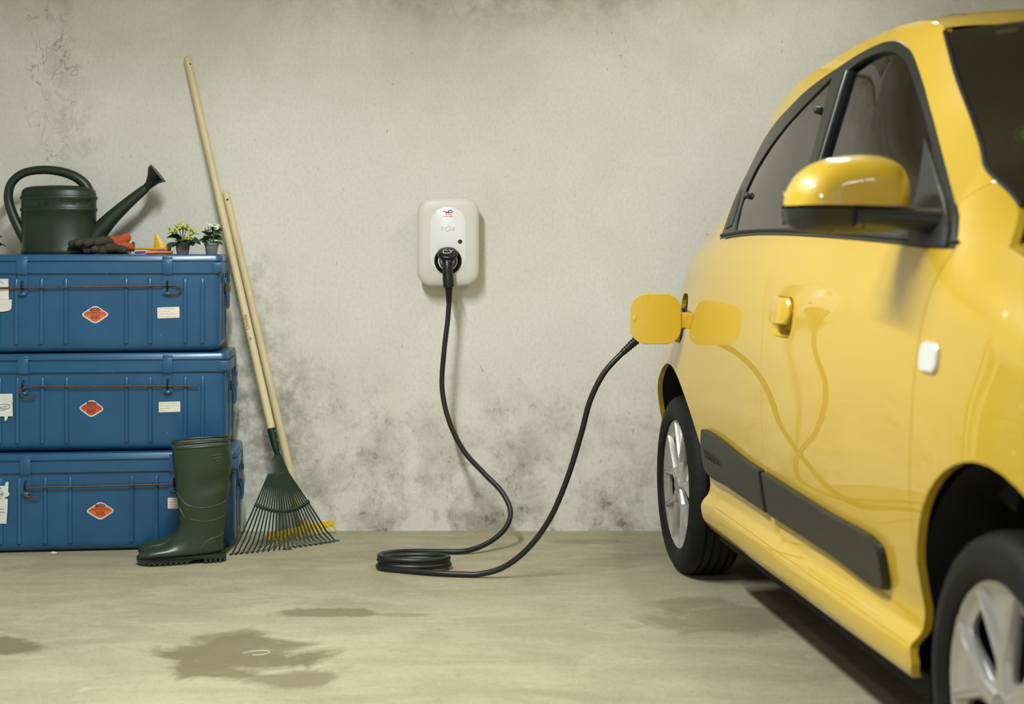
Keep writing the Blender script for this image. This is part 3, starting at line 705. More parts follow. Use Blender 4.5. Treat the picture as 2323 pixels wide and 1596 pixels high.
# door mirrors
def build_mirror(sd):
    cap = curve2([(1.022,1.180),(1.019,1.203),(1.008,1.229),(.986,1.256),(.949,1.275),(.903,1.283),(.852,1.286),(.81,1.280),(.784,1.265),(.771,1.240),(.767,1.204),(.768,1.178)], 4)
    low = curve2([(.768,1.174),(.772,1.150),(.80,1.130),(.85,1.124),(.90,1.122),(.96,1.124),(1.002,1.133),(1.018,1.150),(1.022,1.174)], 4)
    full = cap+low
    def shell(bx, s0=1.985, D=.085):
        def f(t, z, d):
            dist = segdist(t, z, [full]) if inpoly(t, z, full) else 0.0
            x = min(1, dist/.062); return Vector((s0+D*math.sqrt(max(0, 1-(1-x)**2))+d-.05*max(0, (t-.80))**1.5*1.2, -sd*t, z))
        return f
    HM = ((0, -.02), (-.004, -.07), (-.012, -.085), (-.03, -.085))
    base = patch('mirror_housing', low, shell(0), BLK, CAR, h=.010, gap=.0005, hem=HM, analytic=False, flip=sd > 0)
    patch('mirror_cap', cap, shell(0), YEL, base, h=.010, gap=.0008, hem=HM, analytic=False, flip=sd > 0, label='glossy yellow mirror cap')
    mb = MB(); mb.add([Vector((1.915, -sd*t, z)) for t, z in offset(full, .010)], [tuple(range(len(full)))]); mb.build('mirror_glass', M('mirror_glass', rgb(190, 195, 198), .03, metal=1), base, smooth=0)
    mb = MB(); mb.tube([(2.03, -sd*.90, 1.158), (2.035, -sd*.83, 1.156), (2.045, -sd*.77, 1.152), (2.06, -sd*.70, 1.142)], [(.022, .050), (.022, .050), (.023, .052), (.03, .058)], 16, up=(0, 0, 1)); mb.build('mirror_arm', BLK, base, smooth=60)
    mb = MB(); mb.tube([(2.061, -sd*(.887), 1.16-.026+.052*k/6) for k in range(7)], .0016, 6)
    mb.build('housing_seam', RUB, base)
    patch('mirror_sail', curve2([(1.815,1.338),(1.868,1.300),(1.985,1.228),(2.085,1.176),(2.150,1.130),(2.170,1.096)], 3)+[(2.0,1.100),(1.955,1.133),(1.90,1.22)], side_fn(sd, .010), BLK, CAR, h=.025, gap=.002, hem=((.002, -.003), (.002, -.014)), flip=sd < 0)
for sd in (1, -1): build_mirror(sd)

# wheels
def tyre_mat():
    m, nt, p = newmat('tyre_rubber')
    p.inputs['Base Color'].default_value = (*rgb(22, 23, 22), 1); p.inputs['Roughness'].default_value = .66; p.inputs['Specular IOR Level'].default_value = .25
    pos = nt.node('ShaderNodeTexCoord').outputs['Object']; sep = nt.node('ShaderNodeSeparateXYZ'); nt.link(pos, sep.inputs[0])
    ang = nt.math('ARCTAN2', sep.outputs[0], sep.outputs[2]); ay = nt.math('ABSOLUTE', sep.outputs[1])
    rad = nt.math('SQRT', nt.math('ADD', nt.math('MULTIPLY', sep.outputs[0], sep.outputs[0]), nt.math('MULTIPLY', sep.outputs[2], sep.outputs[2])))
    wv = nt.math('SINE', nt.math('ADD', nt.math('MULTIPLY', ang, 66), nt.math('MULTIPLY', sep.outputs[1], 140)))
    cut = nt.math('GREATER_THAN', wv, .86); tread = nt.math('GREATER_THAN', rad, .284)
    hgt = nt.math('MULTIPLY', nt.math('MULTIPLY', cut, tread), -1.0)
    b = nt.node('ShaderNodeBump'); b.inputs['Strength'].default_value = 1.0; b.inputs['Distance'].default_value = .006; nt.link(hgt, b.inputs['Height']); nt.link(b.outputs[0], p.inputs['Normal'])
    c = nt.mix(nt.math('MULTIPLY', nt.math('MULTIPLY', cut, tread), .8), rgb(17, 18, 17), rgb(6, 6, 6)); 
    c = nt.mix(nt.math('MULTIPLY', nt.ramp(nt.noise(pos, 14, 5), .45, .7), .18), c, rgb(44, 43, 39)); nt.link(c, p.inputs['Base Color'])
    return m
TYR = tyre_mat(); HUBB = M('wheel_badge_blue', rgb(60, 74, 104), .3)
def wheel_meshes():
    t = MB(); P = [(.214,-.072),(.219,-.083),(.230,-.0895),(.240,-.0905),(.246,-.0925),(.252,-.0905),(.272,-.0885),(.286,-.080),(.2945,-.070),(.2985,-.060)]
    for g in (-.042, -.014, .014, .042):
        P += [(.3015,g-.0055),(.3015,g-.0045),(.2945,g-.0035),(.2945,g+.0035),(.3015,g+.0045),(.3015,g+.0055)]
    P += [(.2985,.060),(.2945,.070),(.286,.080),(.272,.0885),(.240,.0905),(.219,.083),(.214,.072)]
    t.lathe(P, 96, 'y'); tm = t.mesh('tyre', TYR, 32)
    RO = .224; hl = []
    for k in range(5):
        c = 126+72*k; q = [(.064, -11), (.056, 0), (.064, 11), (.118, 17.5), (.170, 15.5), (.182, 11), (.184, 0), (.182, -11), (.170, -15.5), (.118, -17.5)]
        hl.append(curve2([(r*math.cos(R(c+a)), r*math.sin(R(c+a))) for r, a in q+q[:1]], 4)[:-1])
    dish = pchip([0, .03, .06, .12, .17, .200, .212, .224], [.068, .068, .065, .060, .060, .066, .075, .079])
    def hf(x, z, d): return Vector((x, -(dish(math.hypot(x, z))+d), z))
    o = patch('tmp', [(RO*math.cos(2*PI*k/90), RO*math.sin(2*PI*k/90)) for k in range(90)], hf, SILV, None, holes=hl, h=.009, hem=((.0, -.002), (0, -.010)), analytic=True)
    rm = o.data; rm.name = 'wheel_cover'; bpy.data.objects.remove(o)
    # one Y spoke: stem that splits into two ridged arms
    def bar(mb, a, b, wa, wb, ha, hb):
        a, b = Vector(a), Vector(b); dr = (b-a).normalized(); q = Vector((-dr.y, dr.x)); rows = []
        for k in range(9):
            f = k/8; p = a+(b-a)*f; w = wa+(wb-wa)*f; y0 = dish(p.length)-.004; y1 = ha+(hb-ha)*f
            rows.append([Vector((p.x+q.x*w*u, -(y0+(y1-y0)*v), p.y+q.y*w*u)) for u, v in ((-.5, 0), (-.46, .55), (-.34, .95), (-.20, 1), (-.10, .90), (.10, .90), (.20, 1), (.34, .95), (.46, .55), (.5, 0))])
        mb.rings(rows, (True, True))
    def pol(r, a): return (r*math.cos(R(a)), r*math.sin(R(a)))
    sm = []
    for k in range(5):
        A = 90+72*k; mb = MB(); st = pol(.088, A)
        bar(mb, pol(.015, A), pol(.100, A), .040, .038, .0775, .0745)
        for s_ in (-1, 1): bar(mb, pol(.082, A+s_*4), pol(.207, A+s_*19.5), .026, .020, .0745, .0765)
        sm.append(mb.mesh('spoke', SILV, 40))
    h = MB(); h.lathe([(0, -.081), (.024, -.081), (.0285, -.079), (.030, -.070)], 28, 'y'); hm = h.mesh('hub_cap', [SILV], 30)
    d = MB(); d.lathe([(0, -.02), (.06, -.03), (.13, -.015), (.135, .03), (.205, .035), (.216, -.07)], 40, 'y'); dm = d.mesh('brake_drum', DARK, 40)
    g = MB(); g.lathe([(.0205, -.0818), (.0235, -.0818)], 28, 'y')
    ribbon(g, [(0, .016), (.0085, 0), (0, -.016), (-.0085, 0)], .0034, lambda a, b, dd: Vector((a, -.0816-dd, b)), closed=True); gm = g.mesh('badge', HUBB, 0)
    return tm, rm, hm, dm, gm, sm
WM = wheel_meshes()
for sd in (1, -1):
    for cx, rot in ((0, 6), (WB, -9)):
        w = link('wheel', WM[1], CAR, (cx, -sd*.722, .300)); w.rotation_euler = (0, R(rot), 0 if sd > 0 else PI)
        for nm, k in (('tyre', 0), ('hub_cap', 2), ('brake_drum', 3), ('wheel_badge', 4)): link(nm, WM[k], w)
        for me in WM[5]: link('spoke', me, w)

# ================================================================ three blue steel trunks
def enamel():
    m, nt, p = newmat('blue_enamel')
    pos = nt.node('ShaderNodeTexCoord').outputs['Object']; n = nt.noise(pos, 3, 4)
    c = nt.mix(nt.ramp(n, .35, .65), rgb(22, 76, 116), rgb(30, 88, 128))
    ch = nt.noise(pos, 26, 3, .6); c = nt.mix(nt.math('MULTIPLY', nt.ramp(ch, .735, .75), .7), c, rgb(150, 160, 165))
    nt.link(c, p.inputs['Base Color']); p.inputs['Roughness'].default_value = .34; p.inputs['Coat Weight'].default_value = .25; p.inputs['Coat Roughness'].default_value = .2
    b = nt.node('ShaderNodeBump'); b.inputs['Strength'].default_value = .08; b.inputs['Distance'].default_value = .01; nt.link(nt.noise(pos, 7, 3), b.inputs['Height']); nt.link(b.outputs[0], p.inputs['Normal'])
    return m
BLUE = enamel()
RUST = M('rusty_rod', rgb(104, 78, 58), .6, metal=.5, vary=(60, .35)); IRON = M('dark_iron', rgb(30, 34, 40), .45, metal=.6)
ORNG = M('orange_print', rgb(222, 102, 52), .5); ORNG2 = M('orange_print_worn', rgb(206, 78, 46), .55); SBORD = M('sticker_border', rgb(190, 202, 204), .5)
INK = M('black_ink', rgb(28, 22, 20), .6); INKB = M('barcode_brown', rgb(92, 44, 32), .6); PAP = M('paper_label', rgb(228, 222, 208), .7, vary=(30, .06)); PEN = M('brown_pen', rgb(140, 108, 92), .7)
PEN2 = M('black_pen', rgb(40, 40, 42), .6); TAPE = M('torn_white_paper', rgb(214, 214, 208), .6, vary=(18, .10))
TL, TD, TH = .93, .330, .361
def rdiamond(w, h, r, n=5, chop=None):
    P = [Vector((w/2, 0)), Vector((0, h/2)), Vector((-w/2, 0)), Vector((0, -h/2))]; out = []
    for i in range(4):
        p, q, s = P[i-1], P[i], P[(i+1) % 4]; a = q+(p-q).normalized()*r; b = q+(s-q).normalized()*r
        for k in range(n+1):
            f = k/n; v = a*(1-f)**2+q*2*f*(1-f)+b*f*f; out.append((max(v.x, chop) if chop else v.x, v.y))
    return out
def scribble(mb, x, y, w, size, fn, rng, lift=.0006, wd=.0011):
    cx = x
    while cx < x+w:
        L = min(rng.uniform(.012, .026)*size/.006, x+w-cx); n = max(4, int(L/(size*.35)))
        pts = [(cx+L*k/n+rng.uniform(-.15, .15)*size, y+size*(.5 if k % 2 else -.4)*rng.uniform(.3, 1)) for k in range(n+1)]
        ribbon(mb, pts, wd, fn, lift); cx += L+size*.9
def trunk(idx, corner, yaw, z0, label, hooks, sx=1.0, dx=0.0):
    rng = random.Random(idx+3)
    t = thing('metal_trunk', label, 'trunk', (corner[0], corner[1], z0), (0, 0, R(yaw)), group='stacked blue trunks')
    # body: rounded bottom edges all round
    prof = []
    HB = .308
    mb = MB(); rings = []
    for ins, z in ((.034, .004), (.020, .007), (.010, .014), (.0045, .024), (.002, .036), (.001, .05), (.0, HB-.03), (.0, HB)):
        rings.append([Vector((x-TL/2, y+TD/2, z)) for x, y in rrect(TL-2*ins, TD-2*ins, max(.012, .028-ins), 4)])
    mb.rings(rings, (True, True)); body = mb.build('trunk_body', BLUE, t, smooth=30)
    # lid with crimped seam and overlapping skirt
    mb = MB(); rings = []
    for out, z in ((.002, .288), (.006, .289), (.008, .292), (.008, .3305), (.003, .332), (.003, .335), (.0085, .337), (.0070, .352), (.003, .3585), (-.006, TH), (-.04, TH), (-.06, TH-.003)):
        rings.append([Vector((x-TL/2, y+TD/2, z)) for x, y in rrect(TL+2*out, TD+2*out, .026, 4)])
    mb.rings(rings, (True, True)); lid = mb.build('trunk_lid', BLUE, t, smooth=30)
    for xx in (-.012, -TL+.012):
        mb = MB(); mb.rbox((xx*1.0, -.0085, .3125), (.040, .003, .034), .001); mb.build('corner_plate', BLUE, lid)
    f = lambda x, z, d: Vector((x*sx+dx, -d, z))
    for rx in (.089, .154, .285, .373, .595, .684, .776, .841):
        rx = rx*sx-dx
        mb = MB(); n = 10; w = .0085; pts = []
        rows = []
        for k in range(13):
            z = .036+(.274-.036)*k/12 if k < 11 else (.268 if k == 11 else .273)
            sc = 1.0 if k < 11 else (.85 if k == 11 else .3)
            rows.append([Vector((-rx+w*sc*math.cos(PI*i/8), .0005-.0060*sc*math.sin(PI*i/8), z)) for i in range(9)])
        mb.rings(rows, (True, True), closed=False); mb.build('pressed_rib', BLUE, body, smooth=50)
    for hx in (-.219, -.752):
        hx = hx*sx+dx
        mb = MB(); mb.rbox((hx, -.0115, .315), (.038, .008, .054), .0018); mb.rbox((hx, -.0105, .343), (.036, .006, .020), .0015); ha = mb.build('hasp_strap', BLUE, lid)
        mb = MB(); mb.prism([(hx+x, .254+y) for x, y in rrect(.037, .096, .014, 5)], lambda a, b, d: Vector((a, -.0005-d, b)), .0045)
        hp = mb.build('hasp_plate', BLUE, body)
        mb = MB(); mb.lathe([(0, .010), (.006, .0095), (.010, .007), (.0125, .002), (.013, 0)], 18, 'y', (0, 0, 0), sx=1.25, sy=.75); mb.v = [(v[0]+hx, -.004-v[1], v[2]+.216) for v in mb.v]; mb.build('hasp_tongue', BLUE, body)
        mb = MB(); mb.tube([(hx, -.004, .262), (hx, -.016, .262), (hx, -.021, .255), (hx, -.021, .239), (hx, -.016, .232), (hx, -.004, .232)], .0032, 8); mb.build('staple', IRON, body)
    mb = MB(); path = [Vector((p[0]*sx+dx, -.0145-(p[2] if len(p) > 2 else 0), p[1])) for p in hooks]
    mb.tube(catmull(path, 5), .0034, 8); mb.build('locking_rod', RUST, t, smooth=60)
    # handles and clamp on the right end
    mb = MB(); mb.rbox((.004, .165, .225), (.006, .09, .03), .002); mb.build('handle_plate', IRON, body)
    mb = MB(); mb.tube([(.010, .125, .225), (.016, .122, .20), (.016, .130, .165), (.016, .165, .158), (.016, .200, .165), (.016, .208, .20), (.010, .205, .225)], .0042, 8); mb.build('end_handle', BLUE, body)
    for yy in (.05, .28):
        mb = MB(); mb.rbox((.008, yy, .290), (.006, .022, .075), .002); mb.rbox((.013, yy, .262), (.006, .016, .022), .002); mb.build('end_clamp', BLUE, body)
    for yy in (.10, .235): 
        mb = MB(); mb.rings([[Vector((.0005+.004*math.sin(PI*i/6), yy+.008*math.cos(PI*i/6), z)) for i in range(7)] for z in (.04, .28)], (True, True), closed=False); mb.build('pressed_rib', BLUE, body)
    return t, f, rng
def eco_sticker(t, f, x, z, w=.110, h=.072, worn=False, tilt=0):
    ca, sa = math.cos(R(tilt)), math.sin(R(tilt))
    g = lambda a, b, d: f(x+a*ca-b*sa, z+a*sa+b*ca, d)
    chop = -w*.43 if worn else None
    mb = MB(); mb.prism(rdiamond(w, h, .016, chop=chop), g, .0012); st = mb.build('diamond_sticker', SBORD, t, smooth=0, label='orange diamond maker sticker with pale border')
    mb = MB(); mb.prism(rdiamond(w*.86, h*.83, .011, chop=chop*.93 if chop else None), lambda a, b, d: g(a, b+.0008, .0011+d), .0006); mb.build('sticker_orange', ORNG2 if worn else ORNG, st, smooth=0)
    def txt(s, size, a, b, bold, m, sx=1):
        c = g(a, b, .0018); X = (g(a+.01, b, 0)-g(a, b, 0)).normalized(); Y_ = (g(a, b+.01, 0)-g(a, b, 0)).normalized(); Z = X.cross(Y_)
        put_text('sticker_print', s, size, m, Matrix(((X.x, Y_.x, Z.x, c.x), (X.y, Y_.y, Z.y, c.y), (X.z, Y_.z, Z.z, c.z), (0, 0, 0, 1))), st, bold=bold, ext=.0002, sx=sx)
    txt('ECO', .0150, 0, .0175, .0006, INK, 1.15); txt('ANTINE 90 cm' if worn else 'CANTINE 90 cm', .0082, .002 if worn else 0, .0062, .0002, INK, 1.18)
    mb = MB(); ribbon(mb, [(-.040, .0000), (.040, .0000)], .0012, g, .0019); mb.build('sticker_rule', INKB, st, smooth=0)
    mb = MB(); rb = random.Random(4)
    xx = -.0155
    while xx < .0155:
        bw = rb.choice((.0008, .0012, .0018)); ribbon(mb, [(xx, -.0022), (xx, -.0165)], bw, g, .0019); xx += bw+.0009
    o = mb.build('barcode', INKB, st, smooth=0); o['kind'] = 'stuff'
    mb = MB(); scribble(mb, -.010, -.0212, .020, .0018, g, random.Random(2), .0019, .0007); o = mb.build('fine_print', INKB, st, smooth=0); o['kind'] = 'stuff'
    return st
def note(t, f, x, z, w, h, lines, m=PEN, tilt=0, seed=1):
    ca, sa = math.cos(R(tilt)), math.sin(R(tilt)); g = lambda a, b, d: f(x+a*ca-b*sa, z+a*sa+b*ca, d); rng = random.Random(seed)
    mb = MB(); mb.prism(rrect(w, h, .003, 3), g, .0010); o = mb.build('paper_label', PAP, t, smooth=0, label='small white handwritten label')
    mb = MB()
    for k, L in enumerate(lines): scribble(mb, -w*.45, h*.34-h*.235*k, w*L, .0052, g, rng, .0016, .00085)
    q = mb.build('handwriting', m, o, smooth=0); q['kind'] = 'stuff'
def torn(t, f, poly, strokes):
    f0 = f; f = lambda x, z, d: f0(x, z, d+.0058)
    mb = MB(); mb.prism(poly, f, .0008); o = mb.build('torn_paper', TAPE, t, smooth=0, label='torn white paper remnant')
    mb = MB()
    for s_ in strokes: ribbon(mb, [(p.x, p.y) for p in catmull([(a, b, 0) for a, b in s_], 5)], .0016, f, .0013)
    if strokes: q = mb.build('pen_stroke', PEN2, o, smooth=0); q['kind'] = 'stuff'
t1, f, rg = trunk(0, (-1.020, 5.384), 6.6, 0, 'dark blue steel trunk on the floor behind the boots, lowest of its stack', [(-.10,.243),(-.30,.243),(-.55,.240),(-.735,.238),(-.752,.232),(-.756,.222),(-.752,.212),(-.735,.206),(-.700,.205)], .990)
eco_sticker(t1, f, -.487, .149); note(t1, f, -.203, .172, .082, .040, (.55, .75, .6, .4), seed=3)
torn(t1, f, [(-.925,.245),(-.825,.247),(-.822,.260),(-.812,.262),(-.814,.225),(-.808,.218),(-.815,.208),(-.830,.203),(-.815,.200),(-.816,.165),(-.820,.110),(-.860,.112),(-.925,.108)], [[(-.86,.235),(-.838,.24),(-.85,.225),(-.832,.215),(-.848,.205),(-.836,.20)], [(-.87,.160),(-.828,.164)], [(-.87,.152),(-.826,.152)], [(-.84,.227),(-.83,.22),(-.843,.215)]])
t2, f, rg = trunk(1, (-1.052, 5.390), 5.6, TH+.0, 'blue steel trunk in the middle of the stack with a straight-ended rod', [(-.105,.238),(-.30,.240),(-.55,.240),(-.735,.240),(-.752,.234,.004),(-.757,.222,.005),(-.752,.208,.004),(-.735,.203,.002),(-.706,.203)], .965)
eco_sticker(t2, f, -.503, .159, .102, .070, True, -3); note(t2, f, -.213, .162, .080, .038, (.8, .85, .45, .3), tilt=1, seed=5)
torn(t2, f, [(-.925,.216),(-.792,.216),(-.791,.188),(-.792,.182),(-.791,.134),(-.808,.134),(-.812,.122),(-.820,.116),(-.822,.134),(-.925,.133)], [[(-.86,.174),(-.83,.178),(-.805,.176),(-.802,.168),(-.82,.158),(-.85,.156)], [(-.86,.163),(-.83,.168),(-.81,.172)], [(-.85,.17),(-.83,.162),(-.815,.165)]])
t3, f, rg = trunk(2, (-1.072, 5.385), 7.2, 2*TH, 'blue steel trunk carrying the watering can, topmost of its stack', [(-.925,.239),(-.80,.239),(-.60,.241),(-.40,.243),(-.219,.246),(-.185,.246),(-.172,.241),(-.168,.232),(-.172,.222),(-.185,.216),(-.222,.216)], .963, .020)
eco_sticker(t3, f, -.487, .141); note(t3, f, -.216, .147, .082, .040, (.75, .5, .75, .8), tilt=2, seed=9)
torn(t3, f, [(-.925,.272),(-.803,.272),(-.801,.198),(-.815,.196),(-.925,.196)], [[(-.86,.258),(-.835,.262),(-.82,.256)]])
torn(t3, f, [(-.925,.198),(-.790,.197),(-.792,.165),(-.800,.157),(-.825,.153),(-.925,.155)], [[(-.86,.19),(-.838,.186),(-.85,.176),(-.832,.174),(-.84,.168)]])

# ================================================================ watering can
TOP = 3*TH
CAN = M('dark_green_plastic', rgb(30, 45, 33), .38, bump=(500, .05)); ROSE = M('black_green_plastic', rgb(18, 24, 20), .4)
wc = thing('watering_can', 'dark green plastic watering can with a curved handle and long spout', 'watering can', (-1.712, 5.53, TOP), (0, 0, R(3)))
A_, B_ = .140, .088
def oval(r, z, n=48): return [Vector((A_*r*math.cos(2*PI*k/n), B_*r*math.sin(2*PI*k/n), z)) for k in range(n)]
mb = MB(); rr = [oval(.97, 0), oval(1.0, .004), oval(1.0, .014), oval(.985, .018), oval(.97, .022), oval(.985, .12), oval(.992, .160), oval(1.022, .163), oval(1.022, .172), oval(.992, .175), oval(.994, .204), oval(1.024, .207), oval(1.024, .216), oval(.994, .219), oval(.99, .228), oval(.965, .240), oval(.90, .249), oval(.70, .256), oval(.30, .259), oval(.05, .260)]
mb.rings(rr); mb.build('can_body', CAN, wc, smooth=50)
mb = MB(); mb.tube(catmull([(-.120, 0, .045), (-.142, 0, .085), (-.172, 0, .15), (-.188, 0, .215), (-.176, 0, .268), (-.135, 0, .304), (-.065, 0, .318), (.005, 0, .312), (.062, 0, .292), (.098, 0, .262), (.112, 0, .235)], 5), [(.018+.002*math.cos(k/8), .019) for k in range(51)], 14); mb.build('can_handle', CAN, wc, smooth=60)
mb = MB(); sp = catmull([(.115, 0, .040), (.150, 0, .085), (.20, 0, .140), (.265, 0, .200), (.325, 0, .250)], 6); n_ = len(sp); mb.tube(sp, [(.046-.030*(k/(n_-1))**.75, .036-.021*(k/(n_-1))**.8) for k in range(n_)], 16); mb.build('spout', CAN, wc, smooth=60)
mb = MB(); sp = [Vector((.318, 0, .244)), Vector((.336, 0, .262)), Vector((.352, 0, .283)), Vector((.366, 0, .302)), Vector((.371, 0, .306))]; mb.tube(sp, [.0145, .016, .026, .042, .044], 20); ro_ = mb.build('spout_rose', ROSE, wc, smooth=60, label='black sprinkler rose')
mb = MB(); mb.tube([(.352, 0, .327), (.372, 0, .3075)], .0005, 4)
TX = [(-.001, i) for i in range(1)]
s_ = 'I AM RECYCLED'
for k, ch in enumerate(s_):
    if ch == ' ': continue
    a = R(-112+4.6*(k)) ; p = Vector((A_*.996*math.cos(a), B_*.996*math.sin(a), .189)); nrm = Vector((math.cos(a)/A_, math.sin(a)/B_, 0)).normalized(); X = Vector((-nrm.y, nrm.x, 0)); 
    put_text('raised_letter', ch, .017, CAN, Matrix(((X.x, 0, nrm.x, p.x), (X.y, 0, nrm.y, p.y), (0, 1, 0, p.z), (0, 0, 0, 1))), wc, ext=.0022, sx=.9)

# ================================================================ gloves and small hand tools on the top trunk
def blob(name, tubes, mat, parent=None, voxel=.0035):
    mb = MB()
    for path, rad in tubes:
        P = catmull(path, 4) if len(path) > 2 else [Vector(p) for p in path]
        n = len(P); rr = [rad[0]+(rad[-1]-rad[0])*k/(n-1) if len(rad) == 2 else rad[min(len(rad)-1, int(k/(n-1)*(len(rad)-1)+.5))] for k in range(n)]
        d0 = (P[0]-P[1]).normalized(); d1 = (P[-1]-P[-2]).normalized()
        P = [P[0]+d0*rr[0]*x for x in (1, .87, .5)]+P+[P[-1]+d1*rr[-1]*x for x in (.5, .87, 1)]
        rr = [rr[0]*x for x in (.05, .5, .87)]+rr+[rr[-1]*x for x in (.87, .5, .05)]
        mb.tube(P, rr, 12)
    me = mb.mesh('tmp', mat); o = bpy.data.objects.new('tmp', me); C.objects.link(o)
    m = o.modifiers.new('r', 'REMESH'); m.mode = 'VOXEL'; m.voxel_size = voxel; m2 = o.modifiers.new('s', 'SMOOTH'); m2.factor = .5; m2.iterations = 4
    dg = bpy.context.evaluated_depsgraph_get(); dg.update(); nm = bpy.data.meshes.new_from_object(o.evaluated_get(dg)); bpy.data.objects.remove(o)
    nm.materials.clear(); nm.materials.append(mat); nm.shade_smooth(); return link(name, nm, parent)
GLV = M('glove_rubber_grey', rgb(58, 56, 42), .75, vary=(45, .4), bump=(260, .3)); GOR = M('glove_knit_orange', rgb(186, 84, 44), .9, bump=(320, .5))
# origin at pixel-independent spot: front of the trunk top
gx, gy = -1.545, 5.40
g1 = thing('work_glove', 'grey coated work glove with orange knit cuff, lying on top of its pair', 'glove', (gx, gy, TOP), group='pair of gardening gloves')
blob('glove_hand', [([(.055,.055,.040),(.02,.045,.043)], [.024,.026]), ([(.02,.06,.042),(-.03,.04,.044),(-.085,.020,.038)], [.017,.015]), ([(.02,.045,.042),(-.02,.025,.046),(-.058,.000,.040)], [.017,.0155]), ([(.03,.04,.043),(.005,.012,.048),(-.022,-.006,.040)], [.017,.0155]), ([(.05,.035,.043),(.035,.012,.048),(.018,-.004,.044)], [.018,.017])], GLV, g1)
blob('glove_cuff', [([(.055,.055,.046),(.085,.058,.050),(.105,.06,.060)], [.022,.019]), ([(.04,.07,.055),(.07,.07,.055)], [.016,.014])], GOR, g1, .003)
g2 = thing('work_glove', 'grey coated work glove with orange knit cuff, underneath its pair', 'glove', (gx, gy, TOP), group='pair of gardening gloves')
blob('glove_hand', [([(.10,.03,.017),(.055,.028,.018)], [.018,.022]), ([(.06,.045,.017),(.02,.03,.017),(-.03,.012,.014)], [.014,.013]), ([(.06,.03,.017),(.03,.005,.019),(.008,-.010,.018)], [.015,.0155]), ([(.07,.02,.018),(.055,-.004,.020),(.038,-.012,.015)], [.016,.0165]), ([(.085,.02,.020),(.072,-.004,.024),(.058,-.010,.024)], [.0165,.0165]), ([(.09,.012,.018),(.105,-.006,.016),(.118,-.010,.015)], [.014,.0135])], GLV, g2)
blob('glove_cuff', [([(.085,.035,.026),(.11,.04,.030),(.128,.045,.026)], [.018,.013])], GOR, g2, .003)
WOOD = M('pale_wood', rgb(206, 176, 128), .55, vary=(14, .12)); BLP = M('black_plastic', rgb(22, 23, 23), .4); YTL = M('yellow_tool', rgb(214, 170, 32), .42); PTL = M('purple_tool', rgb(122, 62, 132), .42); OTL = M('orange_tool', rgb(232, 132, 52), .45)
ht = thing('hand_fork', 'wooden handled hand tool with black collar lying behind the gloves', 'hand tool', (-1.425, 5.46, TOP))
mb = MB(); mb.tube([(-.07, .02, .013), (-.03, .008, .013), (.0, 0, .012)], [.009, .012, .0125], 12); mb.build('handle', WOOD, ht)
mb = MB(); mb.tube([(-.052, .016, .028), (-.01, .016, .028), (.004, .016, .028), (.006, .016, .028), (.010, .016, .028)], [.010, .010, .011, .019, .019], 12); mb.build('black_collar', BLP, ht)
yt = thing('hand_trowel', 'yellow trowel with a slim rod and upturned pointed blade', 'hand tool', (-1.428, 5.47, TOP))
mb = MB(); mb.tube([(.0, .0, .022), (.06, .0, .021), (.115, .0, .019), (.140, .0, .018)], [.0045, .0045, .005, .009], 8); mb.build('rod', YTL, yt)
mb = MB(); rows = []
for k in range(9):
    f_ = k/8; z = .006+.072*f_; w0 = .086+.002*f_; w1 = .146-.050*f_**1.3
    rows.append([Vector((w0+(w1-w0)*i/8, .012-.012*math.sin(PI*i/8)*(1-f_), z)) for i in range(9)])
vs = [p for r_ in rows for p in r_]; vb = [p+Vector((0, .003, 0)) for p in vs]; N9 = 9
mb.add(vs+vb, [(i*9+j, i*9+j+1, i*9+j+10, i*9+j+9) for i in range(8) for j in range(8)]+[(81+i*9+j, 81+i*9+j+9, 81+i*9+j+10, 81+i*9+j+1) for i in range(8) for j in range(8)]+[(i*9, i*9+9, i*9+90, i*9+81) for i in range(8)]+[(i*9+8, i*9+89, i*9+98, i*9+17) for i in range(8)]+[(72+j, 73+j, 154+j, 153+j) for j in range(8)]+[(j, 81+j, 82+j, 1+j) for j in range(8)])
mb.build('blade', YTL, yt, smooth=50)
mb = MB(); mb.tube([(.135, .004, .004), (.146, .0, .016), (.148, 0, .030), (.143, 0, .040)], [.006, .008, .007, .004], 8); mb.build('blade_socket', YTL, yt, smooth=60)
pt = thing('hand_rake', 'purple hand tool with a flattened end lying under the yellow trowel', 'hand tool', (-1.40, 5.44, TOP))
mb = MB(); mb.tube(catmull([(0, 0, .006), (.03, .0, .007), (.07, .0, .013), (.105, .0, .014), (.125, 0, .008)], 4), [(.0045, .010)]*4+[(.004, .006)]*9+[(.005, .009)]*4, 10); mb.build('shaft', PTL, pt, smooth=60)
ot = thing('hand_cultivator', 'orange hand tool with a hollow rolled socket lying before the purple one', 'hand tool', (-1.345, 5.412, TOP))
mb = MB(); mb.tube(catmull([(.0, 0, .0065), (.03, 0, .0065), (.07, 0, .006), (.088, 0, .006)], 4), [(.0065, .011)]*5+[(.006, .016)]*8, 12); mb.build('blade', OTL, ot, smooth=60)
mb = MB(); mb.lathe([(.004, -.004), (.0062, -.004), (.0066, .012), (.004, .012)], 14, 'x', (-.006, 0, .0068)); mb.build('socket', OTL, ot, smooth=60)

